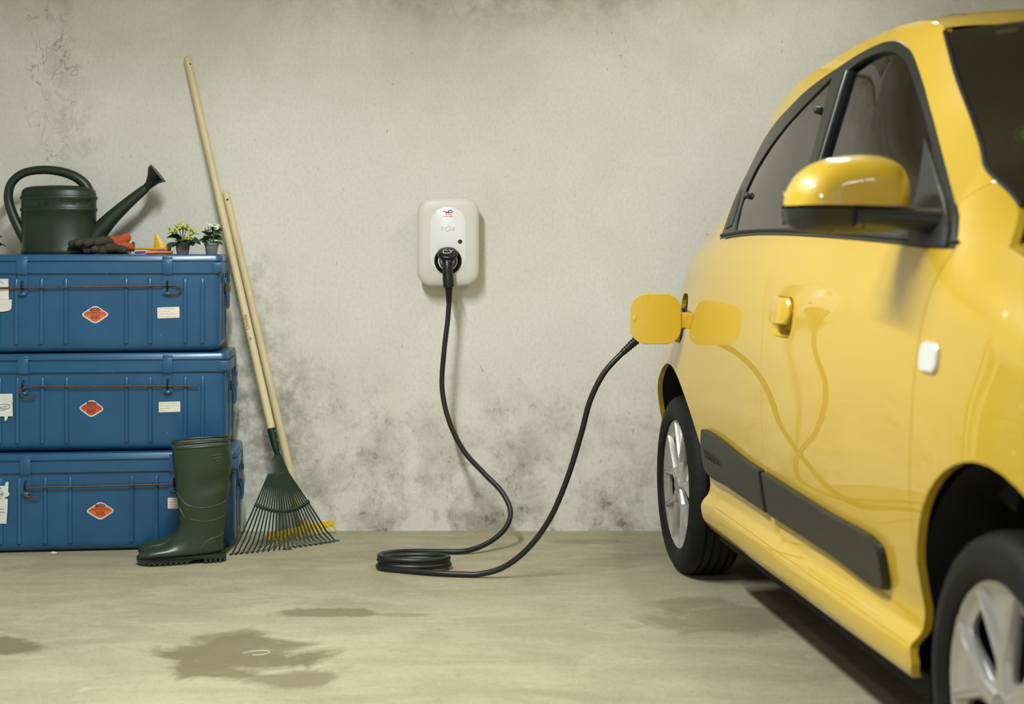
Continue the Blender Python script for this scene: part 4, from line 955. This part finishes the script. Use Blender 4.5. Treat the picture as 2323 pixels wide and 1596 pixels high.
# ================================================================ potted flowers
POTM = M('grey_plastic_pot', rgb(112, 112, 110), .55); SOIL = M('potting_soil', rgb(38, 30, 22), .95); STEM = M('plant_stem', rgb(74, 104, 52), .6)
LEAFD = M('dark_leaf', rgb(34, 62, 30), .45, vary=(40, .25)); LEAFM = M('fresh_leaf', rgb(52, 86, 40), .45, vary=(40, .25)); BUD = M('green_yellow_bud', rgb(190, 200, 112), .55); PETAL = M('white_petal', rgb(236, 234, 218), .6); EYE = M('flower_eye', rgb(206, 190, 70), .6)
def leaf_mesh(name, L, Wd, droop, mat, lobed=False):
    mb = MB(); n = 9; rows = []
    for i in range(n):
        f_ = i/(n-1); w = Wd*math.sin(PI*min(1, f_*.92+.06))**.8*(1 if not lobed else (.75+.35*abs(math.sin(f_*PI*3)))); x = L*f_; z = .35*L*f_-droop*f_*f_
        rows.append([Vector((x, w*j/2, z+abs(j)*.12*w)) for j in (-2, -1, 0, 1, 2)])
    vs = [p for r_ in rows for p in r_]; mb.add(vs, [(i*5+j, i*5+j+1, i*5+j+6, i*5+j+5) for i in range(n-1) for j in range(4)]); return mb.mesh(name, mat, 60)
def pot(t, r=.029, h=.042):
    mb = MB(); mb.lathe([(r*.72, 0), (r*.74, .001), (r*.90, h*.74), (r*.98, h*.76), (r, h*.80), (r, h*.98), (r*.97, h), (r*.93, h*.98), (r*.88, h*.86)], 28, cap=(True, False)); p_ = mb.build('pot', POTM, t, smooth=40)
    mb = MB(); mb.lathe([(r*.90, h*.84), (r*.5, h*.90), (.001, h*.92)], 20); mb.build('soil', SOIL, t)
    return p_
def place_leaf(me, t, p, yaw, pitch, roll=0, s=1):
    o = link('leaf', me, t, p); o.rotation_euler = (roll, pitch, yaw); o.scale = (s, s, s); return o
LM1 = leaf_mesh('broad_leaf', .062, .031, .026, LEAFD); LM2 = leaf_mesh('lobed_leaf', .040, .017, .012, LEAFM, True); LM3 = leaf_mesh('long_leaf', .07, .03, .03, LEAFM)
# kalanchoe
k1 = thing('potted_kalanchoe', 'small grey pot of greenish yellow flower buds over broad dark leaves', 'potted plant', (-1.226, 5.45, TOP), group='small potted flowers'); pot(k1)
rk = random.Random(5)
for i in range(11):
    a = 2*PI*i/11+rk.uniform(-.2, .2); place_leaf(LM1, k1, (.006*math.cos(a), .006*math.sin(a), .040+rk.uniform(0, .016)), a, rk.uniform(-.35, .35), rk.uniform(-.3, .3), rk.uniform(.75, 1.08))
heads = [(0, 0, .105), (-.016, .004, .098), (.016, .0, .098), (-.034, .0, .088), (.036, .003, .084), (.006, -.014, .100), (-.004, .018, .094), (.046, -.004, .078), (.030, -.010, .058), (-.046, 0, .082)]
for hx, hy, hz in heads:
    mb = MB(); mb.tube(catmull([(hx*.1, hy*.1, .038), (hx*.45, hy*.5, .036+hz*.35), (hx, hy, hz)], 4), .0016, 6); mb.build('stem', STEM, k1, smooth=60)
    mb = MB()
    for q in range(15):
        v = Vector((rk.gauss(0, .0075), rk.gauss(0, .0075), rk.gauss(.004, .005))); r_ = rk.uniform(.0036, .0050)
        mb.lathe([(0, -r_), (r_*.7, -r_*.7), (r_, 0), (r_*.7, r_*.8), (0, r_*1.25)], 7, c=(hx+v.x, hy+v.y, hz+v.z))
    o = mb.build('bud_cluster', BUD, k1, smooth=60); o['kind'] = 'stuff'
# chrysanthemum
k2 = thing('potted_chrysanthemum', 'small grey pot of white daisy flowers on a bushy stem beside the rake', 'potted plant', (-1.121, 5.46, TOP), group='small potted flowers'); pot(k2, .0275, .042)
for i in range(26):
    a = rk.uniform(0, 2*PI); z = .036+.058*(i/26); r0 = .010+.010*rk.random(); place_leaf(LM2, k2, (r0*math.cos(a)*.6, r0*math.sin(a)*.6, z), a, rk.uniform(-.5, .5), rk.uniform(-.6, .6), rk.uniform(.6, 1.0))
def daisy():
    mb = MB()
    for lay, (n, L, tl) in enumerate(((14, .0125, .1), (11, .0095, .5))):
        for i in range(n):
            a = 2*PI*i/n+lay*.2; X = Vector((math.cos(a), math.sin(a), 0)); Y_ = Vector((-math.sin(a), math.cos(a), 0))
            mb.add([X*.001, X*L*.55-Y_*.0019+V(0, 0, L*tl*.5), X*L+V(0, 0, L*tl), X*L*.55+Y_*.0019+V(0, 0, L*tl*.5)], [(0, 1, 2, 3)])
    return mb.mesh('daisy', PETAL, 60)
DM = daisy()
for x, y, z, rx, rz in ((.020, -.012, .098, .9, .2), (.022, .006, .106, .3, .5), (-.004, -.006, .106, .5, -.2), (-.014, .004, .108, .2, -.6), (.010, .012, .110, .1, .3), (-.024, -.004, .098, .7, -.8)):
    o = link('flower', DM, k2, (x, y, z)); o.rotation_euler = (rx, 0, rz)
    mb = MB(); mb.lathe([(0, .003), (.0022, .002), (.003, 0)], 10); e = mb.build('flower_eye', EYE, o)
    mb = MB(); mb.tube(catmull([(x*.15, y*.15, .036), (x*.6, y*.6, .05+z*.2), (x, y, z)], 4), .0013, 6); mb.build('stem', STEM, k2, smooth=60)
# third plant, mostly out of view at the left
k3 = thing('potted_seedling', 'small potted plant with plain green leaves left of the watering can', 'potted plant', (-1.952, 5.462, TOP)); pot(k3, .026, .042)
for i in range(9):
    a = 2*PI*i/9+.3; place_leaf(LM3, k3, (.004*math.cos(a), .004*math.sin(a), .036+.003*i), a, rk.uniform(-.3, .1), 0, rk.uniform(.7, .95))
mb = MB(); mb.tube([(0, 0, .036), (.001, 0, .075)], .002, 6); mb.build('stem', STEM, k3)

# ================================================================ leaf rake
RW = M('ash_wood', rgb(214, 196, 152), .5, vary=(7, .10)); GRN = M('green_coated_steel', rgb(16, 42, 30), .42); BURN = M('burnt_brand', rgb(150, 96, 44), .7)
P0 = Vector((-1.266, 5.700, 1.851)); P1 = Vector((-.903, 5.500, .425)); d = (P1-P0).normalized()
lr = thing('leaf_rake', 'green fan-shaped leaf rake with a long pale wooden handle, leaning on the wall', 'rake', (-.83, 5.40, 0))
off = Vector(lr.location)
u = Vector((.80, .58, .12)); u = (u-d*u.dot(d)).normalized(); n = d.cross(u).normalized()
if n.y > 0: n = -n
mb = MB(); Lh = (P1-P0).length
mb.tube([P0-off, P0+d*.004-off, P0+d*.012-off]+[P0+d*(Lh*k/12)-off for k in range(1, 13)], [.008, .0125, .0145]+[.0145]*12, 16); hd = mb.build('rake_handle', RW, lr, smooth=50)
mb = MB(); c = P0+d*.035+n*.0148; mb.lathe([(0, 0), (.0035, 0)], 12); q = n.to_track_quat('Z', 'Y'); mb.v = [tuple(c-off+q @ Vector(v)) for v in mb.v]; mb.build('hang_hole', M('dark_hole', rgb(48, 34, 20), .9), hd, smooth=0)
mb = MB(); c0 = P1-d*.005; mb.tube([c0-off, c0+d*.055-off, c0+d*.085-off, c0+d*.10-off], [.0165, .0155, .0125, .0105], 16); fe_ = mb.build('ferrule', GRN, lr, smooth=50)
for k in (.015, .05):
    mb = MB(); mb.lathe([(0, .002), (.0025, .0015), (.003, 0)], 10); cc = c0+d*k+n*.0155+u*.004; mb.v = [tuple(cc-off+q @ Vector(v)) for v in mb.v]; mb.build('rivet', CHR, fe_)
NK = c0+d*.095
d = Vector((.085, -.20, -.975)).normalized(); u = Vector((.80, .58, 0)); u = (u-d*u.dot(d)).normalized(); n = d.cross(u).normalized()
if n.y > 0: n = -n
def fan(r, ang, lift=0): 
    a = R(ang); return NK+(d*math.cos(a)+u*math.sin(a))*r+n*(lift+.05*math.sin(a)**2*r/.35*0+.015*math.cos(a*2.2)*(r/.3))
hp_ = MB(); rows = []
for k in range(7):
    r = -.01+.075*k/6; am = 34; w = 11
    wdt = .010+.034*(k/6)**.9
    rows.append([NK+d*(r+.012)+u*(wdt*(j/5)) + n*(.012*(1-(j/5)**2)*(k/6)+.004) for j in range(-5, 6)])
vs = [p for r_ in rows for p in r_]; vb = [p-n*.003 for p in vs]; w_ = 11
hp_.add([p-off for p in vs+vb], [(i*w_+j, i*w_+j+1, (i+1)*w_+j+1, (i+1)*w_+j) for i in range(6) for j in range(10)]+[(77+i*w_+j, 77+(i+1)*w_+j, 77+(i+1)*w_+j+1, 77+i*w_+j+1) for i in range(6) for j in range(10)]+[(i*w_, (i+1)*w_, 77+(i+1)*w_, 77+i*w_) for i in range(6)]+[(i*w_+10, 77+i*w_+10, 77+(i+1)*w_+10, (i+1)*w_+10) for i in range(6)]+[(66+j, 67+j, 144+j, 143+j) for j in range(10)]+[(j, 77+j, 78+j, j+1) for j in range(10)])
hp_.build('fan_plate', GRN, lr, smooth=50)
NT_ = 22
def tine_pt(k, f_):
    b = -1+2*k/(NT_-1); ang = 31*b; r0 = .072; L = .335-.012*b*b
    st = NK+d*.078+u*(.041*b)+n*(.010*(1-b*b)+.004); dr = d*math.cos(R(ang))+u*math.sin(R(ang)); return st+dr*(L*f_-.0)-n*(-.020*math.sin(PI*min(f_, 1)*.6)), dr
for k in range(NT_):
    pts = [tine_pt(k, f_)[0] for f_ in (0, .2, .4, .6, .8, 1.0)]; e, dr = tine_pt(k, 1.0)
    bd = (dr*.62-Vector((0, 0, 1))*.55-n*(-.10)).normalized(); pts += [e+bd*.012, e+bd*.055]
    for p in pts: p.z = max(p.z, .004)
    mb = MB(); mb.tube([p-off for p in pts], [(.0019, .0034)]*len(pts), 6, up=tuple(n)); mb.build('tine', GRN, lr, smooth=60)
mb = MB(); bp = [tine_pt(k/4, .40+.02*math.sin(PI*k/4/(NT_-1)))[0]+n*.004 for k in range(-2, 4*(NT_-1)+3)]
mb.tube([p-off for p in bp], [(.0028, .0062+.0022*abs(math.sin(PI*k/4))) for k in range(len(bp))], 8, up=tuple(n)); mb.build('spreader_band', GRN, lr, smooth=60)
# burnt-in mark on the handle
def on_handle(name, txt, size, dist, par, P, dd, rad):
    nn_ = (Vector((0, -1, 0))-dd*Vector((0, -1, 0)).dot(dd)).normalized(); X = -dd; Y_ = nn_.cross(X); c = P+dd*dist+nn_*(rad+.0003)-off
    put_text(name, txt, size, BURN, Matrix(((X.x, Y_.x, nn_.x, c.x), (X.y, Y_.y, nn_.y, c.y), (X.z, Y_.z, nn_.z, c.z), (0, 0, 0, 1))), par, ext=.0004)
d = (P1-P0).normalized(); on_handle('burnt_mark', 'Omolia', .020, 1.07, hd, P0, d, .0145); on_handle('burnt_mark', '@', .012, 1.135, hd, P0, d, .0145)

# ================================================================ yellow garden rake behind it
Q0 = Vector((-1.118, 5.705, 1.330)); Q1 = Vector((-.812, 5.622, .075)); e_ = (Q1-Q0).normalized()
yr = thing('garden_rake', 'yellow-headed garden rake with a shorter wooden handle behind the green leaf rake', 'rake', (-.80, 5.60, 0)); off = Vector(yr.location)
mb = MB(); Ly = (Q1-Q0).length; mb.tube([Q0-off, Q0+e_*.005-off, Q0+e_*.014-off]+[Q0+e_*(Ly*k/12)-off for k in range(1, 13)], [.009, .0130, .0145]+[.0145]*12, 16); yh = mb.build('rake_handle', RW, yr, smooth=50)
nq = (Vector((.25, -1, 0))-e_*Vector((.25, -1, 0)).dot(e_)).normalized(); q = nq.to_track_quat('Z', 'Y')
mb = MB(); c = Q0+e_*.038+nq*.0148; mb.lathe([(0, 0), (.0042, 0)], 12); mb.v = [tuple(c-off+q @ Vector(v)) for v in mb.v]; mb.build('hang_hole', MATS['dark_hole'], yh, smooth=0)
YRK = M('yellow_steel', rgb(214, 178, 34), .45)
mb = MB(); mb.tube([Q1-e_*.055-off, Q1-off, Q1+e_*.035-off, Vector((-.802, 5.600, .030))-off], [.0165, .0155, .012, .010], 14); sk = mb.build('socket', YRK, yr, smooth=50)
mb = MB(); mb.tube([Q1-e_*.030-off, Q1+e_*.012-off], [.0167, .0160], 14); mb.build('white_label', WHT, sk, smooth=50)
HA, HB_ = Vector((-.927, 5.500, .016)), Vector((-.690, 5.668, .040)); hx = (HB_-HA).normalized(); hn = Vector((hx.y, -hx.x, 0)).normalized()
mb = MB(); rows = []
for k in range(25):
    p = HA+(HB_-HA)*(k/24); w = .017 if 0 < k < 24 else .010; rows.append([p-off+Vector((0, 0, w)), p-off+hn*.003+Vector((0, 0, w*.6)), p-off+hn*.003-Vector((0, 0, w*.5)), p-off-hn*.003-Vector((0, 0, w*.5)), p-off-hn*.003+Vector((0, 0, w*.6))])
mb.rings(rows); hb = mb.build('head_bar', YRK, yr, smooth=40)
for k in range(14):
    p = HA+(HB_-HA)*((k+.5)/14)-off; mb = MB(); mb.tube([p+hn*.002, p+hn*.022+Vector((0, 0, -.008)), p+hn*.040+Vector((0, 0, -.011-p.z+.006 if p.z < .02 else -.020))], [.0042, .0036, .002], 6); mb.build('tooth', YRK, yr, smooth=50)

# ================================================================ rubber boots
BOOT = M('green_rubber', rgb(44, 58, 42), .33, vary=(6, .10), bump=(200, .04)); SOLE = M('dark_green_sole', rgb(30, 40, 30), .5); LINE = M('boot_lining', rgb(108, 112, 108), .95, bump=(500, .4)); SEAM = M('boot_seam', rgb(74, 88, 70), .35)
BR = [((-.178,.406),(.025,.416),.064),((-.174,.36),(.031,.372),.063),((-.169,.326),(.033,.326),.062),((-.163,.27),(.026,.268),.058),((-.158,.217),(.017,.217),.055),((-.154,.17),(.010,.165),.050),((-.150,.132),(.004,.115),.046),((-.156,.108),(.001,.07),.043),((-.170,.088),(-.003,.036),.043),((-.190,.073),(-.05,.024),.043),((-.215,.063),(-.12,.022),.046),((-.245,.057),(-.19,.020),.049),((-.270,.050),(-.24,.020),.047),((-.286,.040),(-.272,.020),.037),((-.292,.030),(-.288,.022),.020)]
def boot_rings(sub=4, shrink=0):
    A3 = catmull([(a[0], 0, a[1]) for a, b, w in BR], sub); B3 = catmull([(b[0], 0, b[1]) for a, b, w in BR], sub); Wd = catmull([(w, 0, 0) for a, b, w in BR], sub); out = []
    for A, B, w in zip(A3, B3, Wd):
        c = (A+B)/2; h = (A-B)/2; hl = h.length; h = h.normalized()*(hl-shrink); ring = []
        for k in range(32):
            a = 2*PI*k/32; ca, sa = math.cos(a), math.sin(a); ex = .86
            ring.append(c+h*(abs(ca)**ex*(1 if ca >= 0 else -1))+Vector((0, (w.x-shrink)*abs(sa)**ex*(1 if sa >= 0 else -1), 0)))
        out.append(ring)
    return out
def dent(p):   # the slumped crease below the top of the shaft
    f_ = math.exp(-((p.z-.290-(p.x)*.25)/.030)**2); return p+Vector((0, (.016 if p.y < 0 else -.010)*f_*max(0, min(1, (p.x+.12)/.10)), 0))
def build_boot(name, loc, yaw, label):
    t = thing(name, label, 'boot', loc, (0, 0, R(yaw)), group='pair of rubber boots')
    mb = MB(); rr = [[dent(p) for p in r_] for r_ in boot_rings()]; mb.rings(rr, (False, True)); up_ = mb.build('boot_upper', BOOT, t, smooth=60)
    mb = MB(); ri = [[dent(p) for p in r_] for r_ in boot_rings(4, .005)[:21]]; ri[0] = [p+Vector((0, 0, .001)) for p in ri[0]]; mb.rings(ri, (False, True)); mb.build('lining', LINE, t, smooth=60)
    top = rr[0]; cc = sum(top, Vector())/32
    mb = MB(); mb.tube([p+(p-cc).normalized()*-.002 for p in top+top[:1]], (.0048), 8, cap=(False, False)); mb.build('top_rim', BOOT, up_, smooth=60)
    # sole: lugged profile swept across the foot
    def hw(x):
        return pchip([-.30,-.288,-.265,-.235,-.20,-.15,-.10,-.05,-.02,.002,.012],[.004,.024,.042,.051,.051,.044,.040,.040,.036,.026,.006])(x)
    bot = []
    x = .010
    while x > -.060: bot += [(x, .0), (x-.011, .0), (x-.0112, .016), (x-.016, .016)]; x -= .0165
    bot += [(-.075, .017), (-.10, .015), (-.118, .010)]; x = -.120
    while x > -.268: bot += [(x, .001+.004*max(0, (-.22-x)/.05)), (x-.013, .001+.004*max(0, (-.22-x)/.05)), (x-.0132, .010), (x-.018, .010)]; x -= .0182
    bot += [(-.284, .008), (-.296, .016)]
    top_ = [(-.297, .028), (-.285, .030), (-.24, .029), (-.19, .027), (-.12, .027), (-.05, .031), (0, .036), (.011, .034)]
    P = bot+top_; mb = MB(); mb.add([Vector((x, -hw(x)-.002, z)) for x, z in P]+[Vector((x, hw(x)+.002, z)) for x, z in P], [(i, (i+1) % len(P), (i+1) % len(P)+len(P), i+len(P)) for i in range(len(P))]+[tuple(range(len(P))), tuple(range(2*len(P)-1, len(P)-1, -1))])
    mb.build('sole', SOLE, t, smooth=20)
    # moulded seams
    def surf(i, a):
        i = max(0, min(len(rr)-1.001, i)); k = int(i); f_ = i-k; kk = (a/(2*PI)*32) % 32; j = int(kk); g = kk-j
        P_ = lambda r_: r_[j]*(1-g)+r_[(j+1) % 32]*g
        return P_(rr[k])*(1-f_)+P_(rr[k+1])*f_
    for seq in ([(13.5, 6.1), (15, 5.7), (17, 5.2), (17.5, 4.7), (17, 4.2), (16, 3.6)], [(21, 5.2), (21.6, 4.7), (21, 4.1), (20, 3.6)], [(33, 4.6), (29.5, 4.55), (27.3, 4.3), (26, 3.8), (25, 3.4)], [(17.5, 6.05), (18.3, 5.8), (20.5, 5.55)]):
        pts = [p+(p-Vector((p.x, 0, p.z))).normalized()*.0005 for p in (surf(i, a) for i, a in [(v.x, v.y) for v in catmull([(i, a, 0) for i, a in seq], 5)])]
        mb = MB(); mb.tube(pts, .0016, 6); mb.build('moulded_seam', SEAM, up_, smooth=60)
    for k, (w0, w1) in enumerate(((4.45, 4.05), (4.40, 4.08), (4.34, 4.10), (4.28, 4.14))):
        pts = [surf(3.0+1.3*k*.7, w0+(w1-w0)*f_/5)+Vector((0, -.0006, 0)) for f_ in range(6)]; mb = MB(); mb.tube(pts, .0013, 6); mb.build('moulded_seam', SEAM, up_, smooth=60)
    return t
build_boot('rubber_boot', (-1.022, 5.178, 0), 14, 'dark green rubber boot with slumped shaft standing nearest the middle of the floor')
build_boot('rubber_boot', (-1.050, 5.310, 0), 12, 'dark green rubber boot hidden behind its twin against the lowest trunk')

# ================================================================ charging station on the wall
SHELL = M('station_grey_white', rgb(208, 206, 194), .45); FACE = M('station_white', rgb(228, 228, 228), .30); GREY = M('print_grey', rgb(92, 94, 96), .5); RED = M('logo_red', rgb(216, 44, 36), .5); LBL = M('logo_blue', rgb(40, 92, 168), .5); LCY = M('logo_cyan', rgb(70, 164, 200), .5); LGR = M('logo_green', rgb(140, 184, 70), .5); LOR = M('logo_orange', rgb(232, 120, 60), .5)
cs = thing('charging_station', 'white rounded wall-mounted charging station with a black socket', 'charger', (-.2460, YB, 1.130))
SD = .105; SW, SH = .238, .342
mb = MB(); rings = []
for ins, y in ((.012, 0), (.010, -.030), (.004, -.050), (0, -.068), (.0, -.085), (.003, -.095), (.010, -.101), (.022, -.1045), (.035, -.1055)):
    rings.append([Vector((x, y, z)) for x, z in rrect(SW-2*ins, SH-2*ins, max(.02, .058-ins*.6), 8)])
mb.rings(rings, (True, True)); sh = mb.build('station_shell', SHELL, cs, smooth=40)
pf = lambda a, b, d: Vector((a, -.1058-d, b))
mb = MB(); rings = []
for ins, d_ in ((0, -.004), (0, .0005), (.0015, .0015)): rings.append([pf(x, z+.004, d_) for x, z in rrect(.135-2*ins, .262-2*ins, .066-ins, 12)])
mb.rings(rings, (True, True)); fp_ = mb.build('front_panel', FACE, cs, smooth=40)
F2 = lambda a, b, d: pf(a, b, .0015+d)
mb = MB(); mb.lathe([(0, .0012), (.0072, .0012), (.0085, .0)], 20, 'y'); mb.v = [(v[0]+.0465, -.1073-v[1], v[2]+.001) for v in mb.v]; mb.build('sensor_window', BLP, fp_)
# card symbol
mb = MB(); cr = [Vector((x, y)) for x, y in rrect(.019, .0155, .003, 3)]; rot = Matrix.Rotation(R(33), 2); ribbon(mb, [tuple(rot @ v+Vector((0, .050))) for v in cr], .0012, F2, .0004, closed=True); mb.build('card_symbol', GREY, fp_, smooth=0)
for sg in (-1, 1):
    for rr_, hh in ((.0172, .0055), (.0225, .0085)):
        mb = MB(); ribbon(mb, [(sg*(rr_+.002*math.cos(a*1.2)), .050+hh*math.sin(a)) for a in [-1.2+.24*k for k in range(11)]], .0012, F2, .0004); mb.build('wave_mark', GREY, fp_, smooth=0)
# maker's logo
lz = .1125
def stroke(name, pts, w, m): mb = MB(); ribbon(mb, [(v.x, v.y) for v in catmull([(a, b+lz, 0) for a, b in pts], 6)], w, F2, .0004); mb.build(name, m, fp_, smooth=0)
stroke('logo_bar', [(-.0200, .0065), (-.0120, .0040), (-.0030, .0015), (.008, .0005), (.014, .0010)], .0042, RED)
stroke('logo_stem', [(-.0065, .0015), (-.0066, -.003), (-.0062, -.0085)], .0040, RED)
stroke('logo_arc', [(.000, .001), (.003, .0065), (.009, .0088), (.0155, .0075), (.0172, .004)], .0036, LBL)
stroke('logo_arc', [(.0172, .0045), (.0150, .0008), (.009, .0002)], .0030, LCY)
stroke('logo_arc', [(.000, .001), (.001, -.004), (.0045, -.0068)], .0036, LOR); stroke('logo_arc', [(.0040, -.0066), (.0090, -.0080), (.0150, -.0066)], .0032, LGR)
put_text('logo_lettering', 'TotalEnergies', .0074, RED, Matrix(((1, 0, 0, -.001), (0, 0, -1, -.1076), (0, 1, 0, .0985), (0, 0, 0, 1))), fp_, ext=.0002, bold=.0001)
mb = MB(); mb.lathe([(.052, .0), (.0525, .006), (.050, .010), (.046, .010), (.040, .004), (.036, -.004), (0, -.004)], 40, 'y'); mb.v = [(v[0], -.1068-v[1], v[2]-.0725) for v in mb.v]; so = mb.build('socket_ring', M('socket_black', rgb(12, 12, 12), .65, spec=.2), cs, smooth=40)

# ================================================================ charging cable: wall plug, cable, car connector
CBL = M('cable_rubber', rgb(22, 24, 23), .40); PLG = M('plug_black', rgb(20, 21, 21), .36)
cc_ = thing('charging_cable', 'black charging cable looping from the wall station over the floor to the car', 'cable', (-.33, 5.09, 0)); off = Vector(cc_.location)
W0 = Vector((-.246, YB-.108, 1.0575))
# plug head: barrel out of the socket, domed lid, handle hanging down
mb = MB(); mb.tube([W0+V(0, .008, 0)-off, W0+V(0, -.030, 0)-off, W0+V(0, -.045, .004)-off], [.033, .032, .027], 24); pg = mb.build('wall_plug', PLG, cc_, smooth=50)
mb = MB(); mb.tube(catmull([W0+V(0, -.030, .016)-off, W0+V(.0005, -.046, -.014)-off, W0+V(.002, -.050, -.055)-off, W0+V(.005, -.049, -.100)-off], 5), [(.019, .022)]*5+[(.0185, .020)]*6+[(.021, .0215)]*5, 18); mb.build('plug_grip', PLG, pg, smooth=60)
al = R(34); lX, lY, lN = V(1, 0, 0), V(0, math.cos(al), math.sin(al)), V(0, -math.sin(al), math.cos(al)); LC = W0+V(0, -.032, .030)-off
mb = MB(); rows = []
for r_, h_ in ((.036, -.012), (.0395, -.008), (.0395, .000), (.037, .004), (.030, .0065), (.018, .008), (.004, .0085)):
    rows.append([LC+lX*(r_*math.cos(2*PI*i/32))+lY*(r_*.95*math.sin(2*PI*i/32))+lN*h_ for i in range(32)])
mb.rings(rows, (True, True)); pl = mb.build('plug_lid', PLG, pg, smooth=50)
# white car-and-lead symbol on the lid
def LF(a, b, d): return LC+lX*a+lY*(b+.006)*1.25+lN*(.0088-5.0*(a*a+(b+.006)**2*1.5)+d)
mb = MB(); ribbon(mb, [(v.x, v.y) for v in catmull([(-.016,-.014,0),(-.017,-.006,0),(-.011,.002,0),(-.003,.004,0)], 4)], .0022, LF, .001); ribbon(mb, [(-.014,-.016),(-.004,-.017),(.009,-.016)], .0022, LF, .001)
ribbon(mb, [(-.009,-.004),(.001,-.004)], .0018, LF, .001); ribbon(mb, [(v.x, v.y) for v in catmull([(.006,.002,0),(.009,-.004,0),(.016,-.004,0),(.020,.002,0)], 4)], .0022, LF, .001); ribbon(mb, [(.0125,-.005),(.0128,-.015)], .0022, LF, .001); ribbon(mb, [(-.0165,-.010),(-.0125,-.017)], .003, LF, .001)
o = mb.build('plug_symbol', WHT, pl, smooth=0); o['kind'] = 'stuff'
rp = [W0+V(.005, -.049, -.098), W0+V(.006, -.048, -.125), W0+V(.006, -.045, -.160)]
def relief(a, b, r0, r1, n, name, par):
    mb = MB(); P = []; rad = []
    for k in range(n*4+1):
        f_ = k/(n*4); P.append(a+(b-a)*f_-off); r_ = r0+(r1-r0)*f_; rad.append(r_ if k % 4 in (0, 1) else r_*.84)
    mb.tube(P, rad, 16); return mb.build(name, PLG, par, smooth=25)
relief(rp[0], rp[2], .0165, .0115, 8, 'strain_relief', pg)
def at(px, py, Y): return Vector(((px-1161.5)*Y/FOC, Y, CAM_H-(py-578.0)*Y/FOC))
path = [rp[2], at(1016,722,5.575), at(1007,800,5.56), at(1003,880,5.55), at(1018,952,5.53), at(1052,1022,5.51), at(1100,1075,5.49), at(1140,1117,5.46), at(1158,1158,5.425), at(1150,1192,5.385), at(1115,1226,5.33), at(1062,1248,5.285)]
r_c = .0097
zc = r_c+.001
path += [Vector((-.255, 5.282, zc)), Vector((-.335, 5.268, zc+.003)), Vector((-.405, 5.225, zc+.010)), Vector((-.447, 5.13, .034)), Vector((-.458, 5.07, .040))]
cx, cy = -.338, 5.035
n_t = 3; steps = 14
for k in range(1, n_t*steps+3):
    a = PI*1.02+2*PI*k/steps; f_ = k/(n_t*steps+3); q_ = (1.0, .955, 1.03, 1.0)[int(f_*n_t)]
    z = .044-(.044-zc)*min(1, f_*1.05); path.append(Vector((cx+.004*(int(f_*n_t) % 2)+.118*q_*math.cos(a), cy+.062*q_*math.sin(a), z)))
path += [Vector((-.33, 4.950, zc)), Vector((-.25, 4.920, zc)), Vector((-.17, 4.905, zc)), Vector((-.11, 4.897, zc+.002)), at(1140,1287,4.885), at(1195,1246,4.875), at(1245,1180,4.868), at(1285,1090,4.86), at(1318,985,4.855), at(1340,905,4.85), at(1372,843,4.85), at(1412,800,4.853)]
for p in path: p.z = max(p.z, zc)
mb = MB(); cp = catmull(path, 7); mb.tube([p-off for p in cp], r_c, 12); mb.build('cable', CBL, cc_, smooth=60)
e0 = path[-1]
cm = CAR.matrix_basis
def carpt(s, t, z): return cm @ Vector((s, -t, z))
soc = carpt(.07, T(.07, .868)-.030, .868)
e1 = e0+(at(1452, 763, 4.870)-e0)
relief(e1, e0, .0165, .0115, 8, 'strain_relief', cc_)
mb = MB(); hpth = catmull([soc, soc+(carpt(.07, 1.0, .868)-carpt(.07, .9, .868)).normalized()*.06, soc*.45+e1*.55+V(0, 0, .030), e1+(e1-e0).normalized()*.012, e1], 6)
nh = len(hpth); mb.tube([p-off for p in hpth], [.033 if k < 5 else (.033-.012*(k-5)/5 if k < 10 else .0205-.001*(k-10)/max(1, nh-11)) for k in range(nh)], 20); mb.build('car_connector', PLG, cc_, smooth=60)

# ================================================================ crumbs and litter on the floor
mb = MB(); mb.tube(catmull([(0, 0, .0015), (.018, .018, .0015), (.046, .026, .0015), (.066, .018, .0015), (.068, .0, .0015), (.052, -.014, .0015), (.028, -.018, .0015)], 6), .0011, 6)
o = mb.build('loose_thread', M('white_thread', rgb(226, 222, 208), .8), loc=(-.728, 3.965, 0), smooth=60); tag(o, 'thin white thread curled on the damp floor stain', 'thread')
mb = MB(); mb.lathe([(0, 0), (.008, .001), (.010, .005), (.006, .009), (0, .010)], 8, sx=1.3); o = mb.build('plaster_crumb', M('crumb', rgb(206, 200, 182), .9), loc=(-1.655, 5.285, 0), smooth=0); tag(o, 'pale plaster crumb on the floor before the lowest trunk', 'crumb')
LITT = M('dry_leaf', rgb(92, 78, 46), .8)
mb = MB(); lm = leaf_mesh('dry_leaf', .045, .012, .010, LITT)
o = link('dry_leaf', lm, None, (-.845, 5.365, .002)); tag(o, 'dry brown leaf lying under the rake tines', 'leaf')
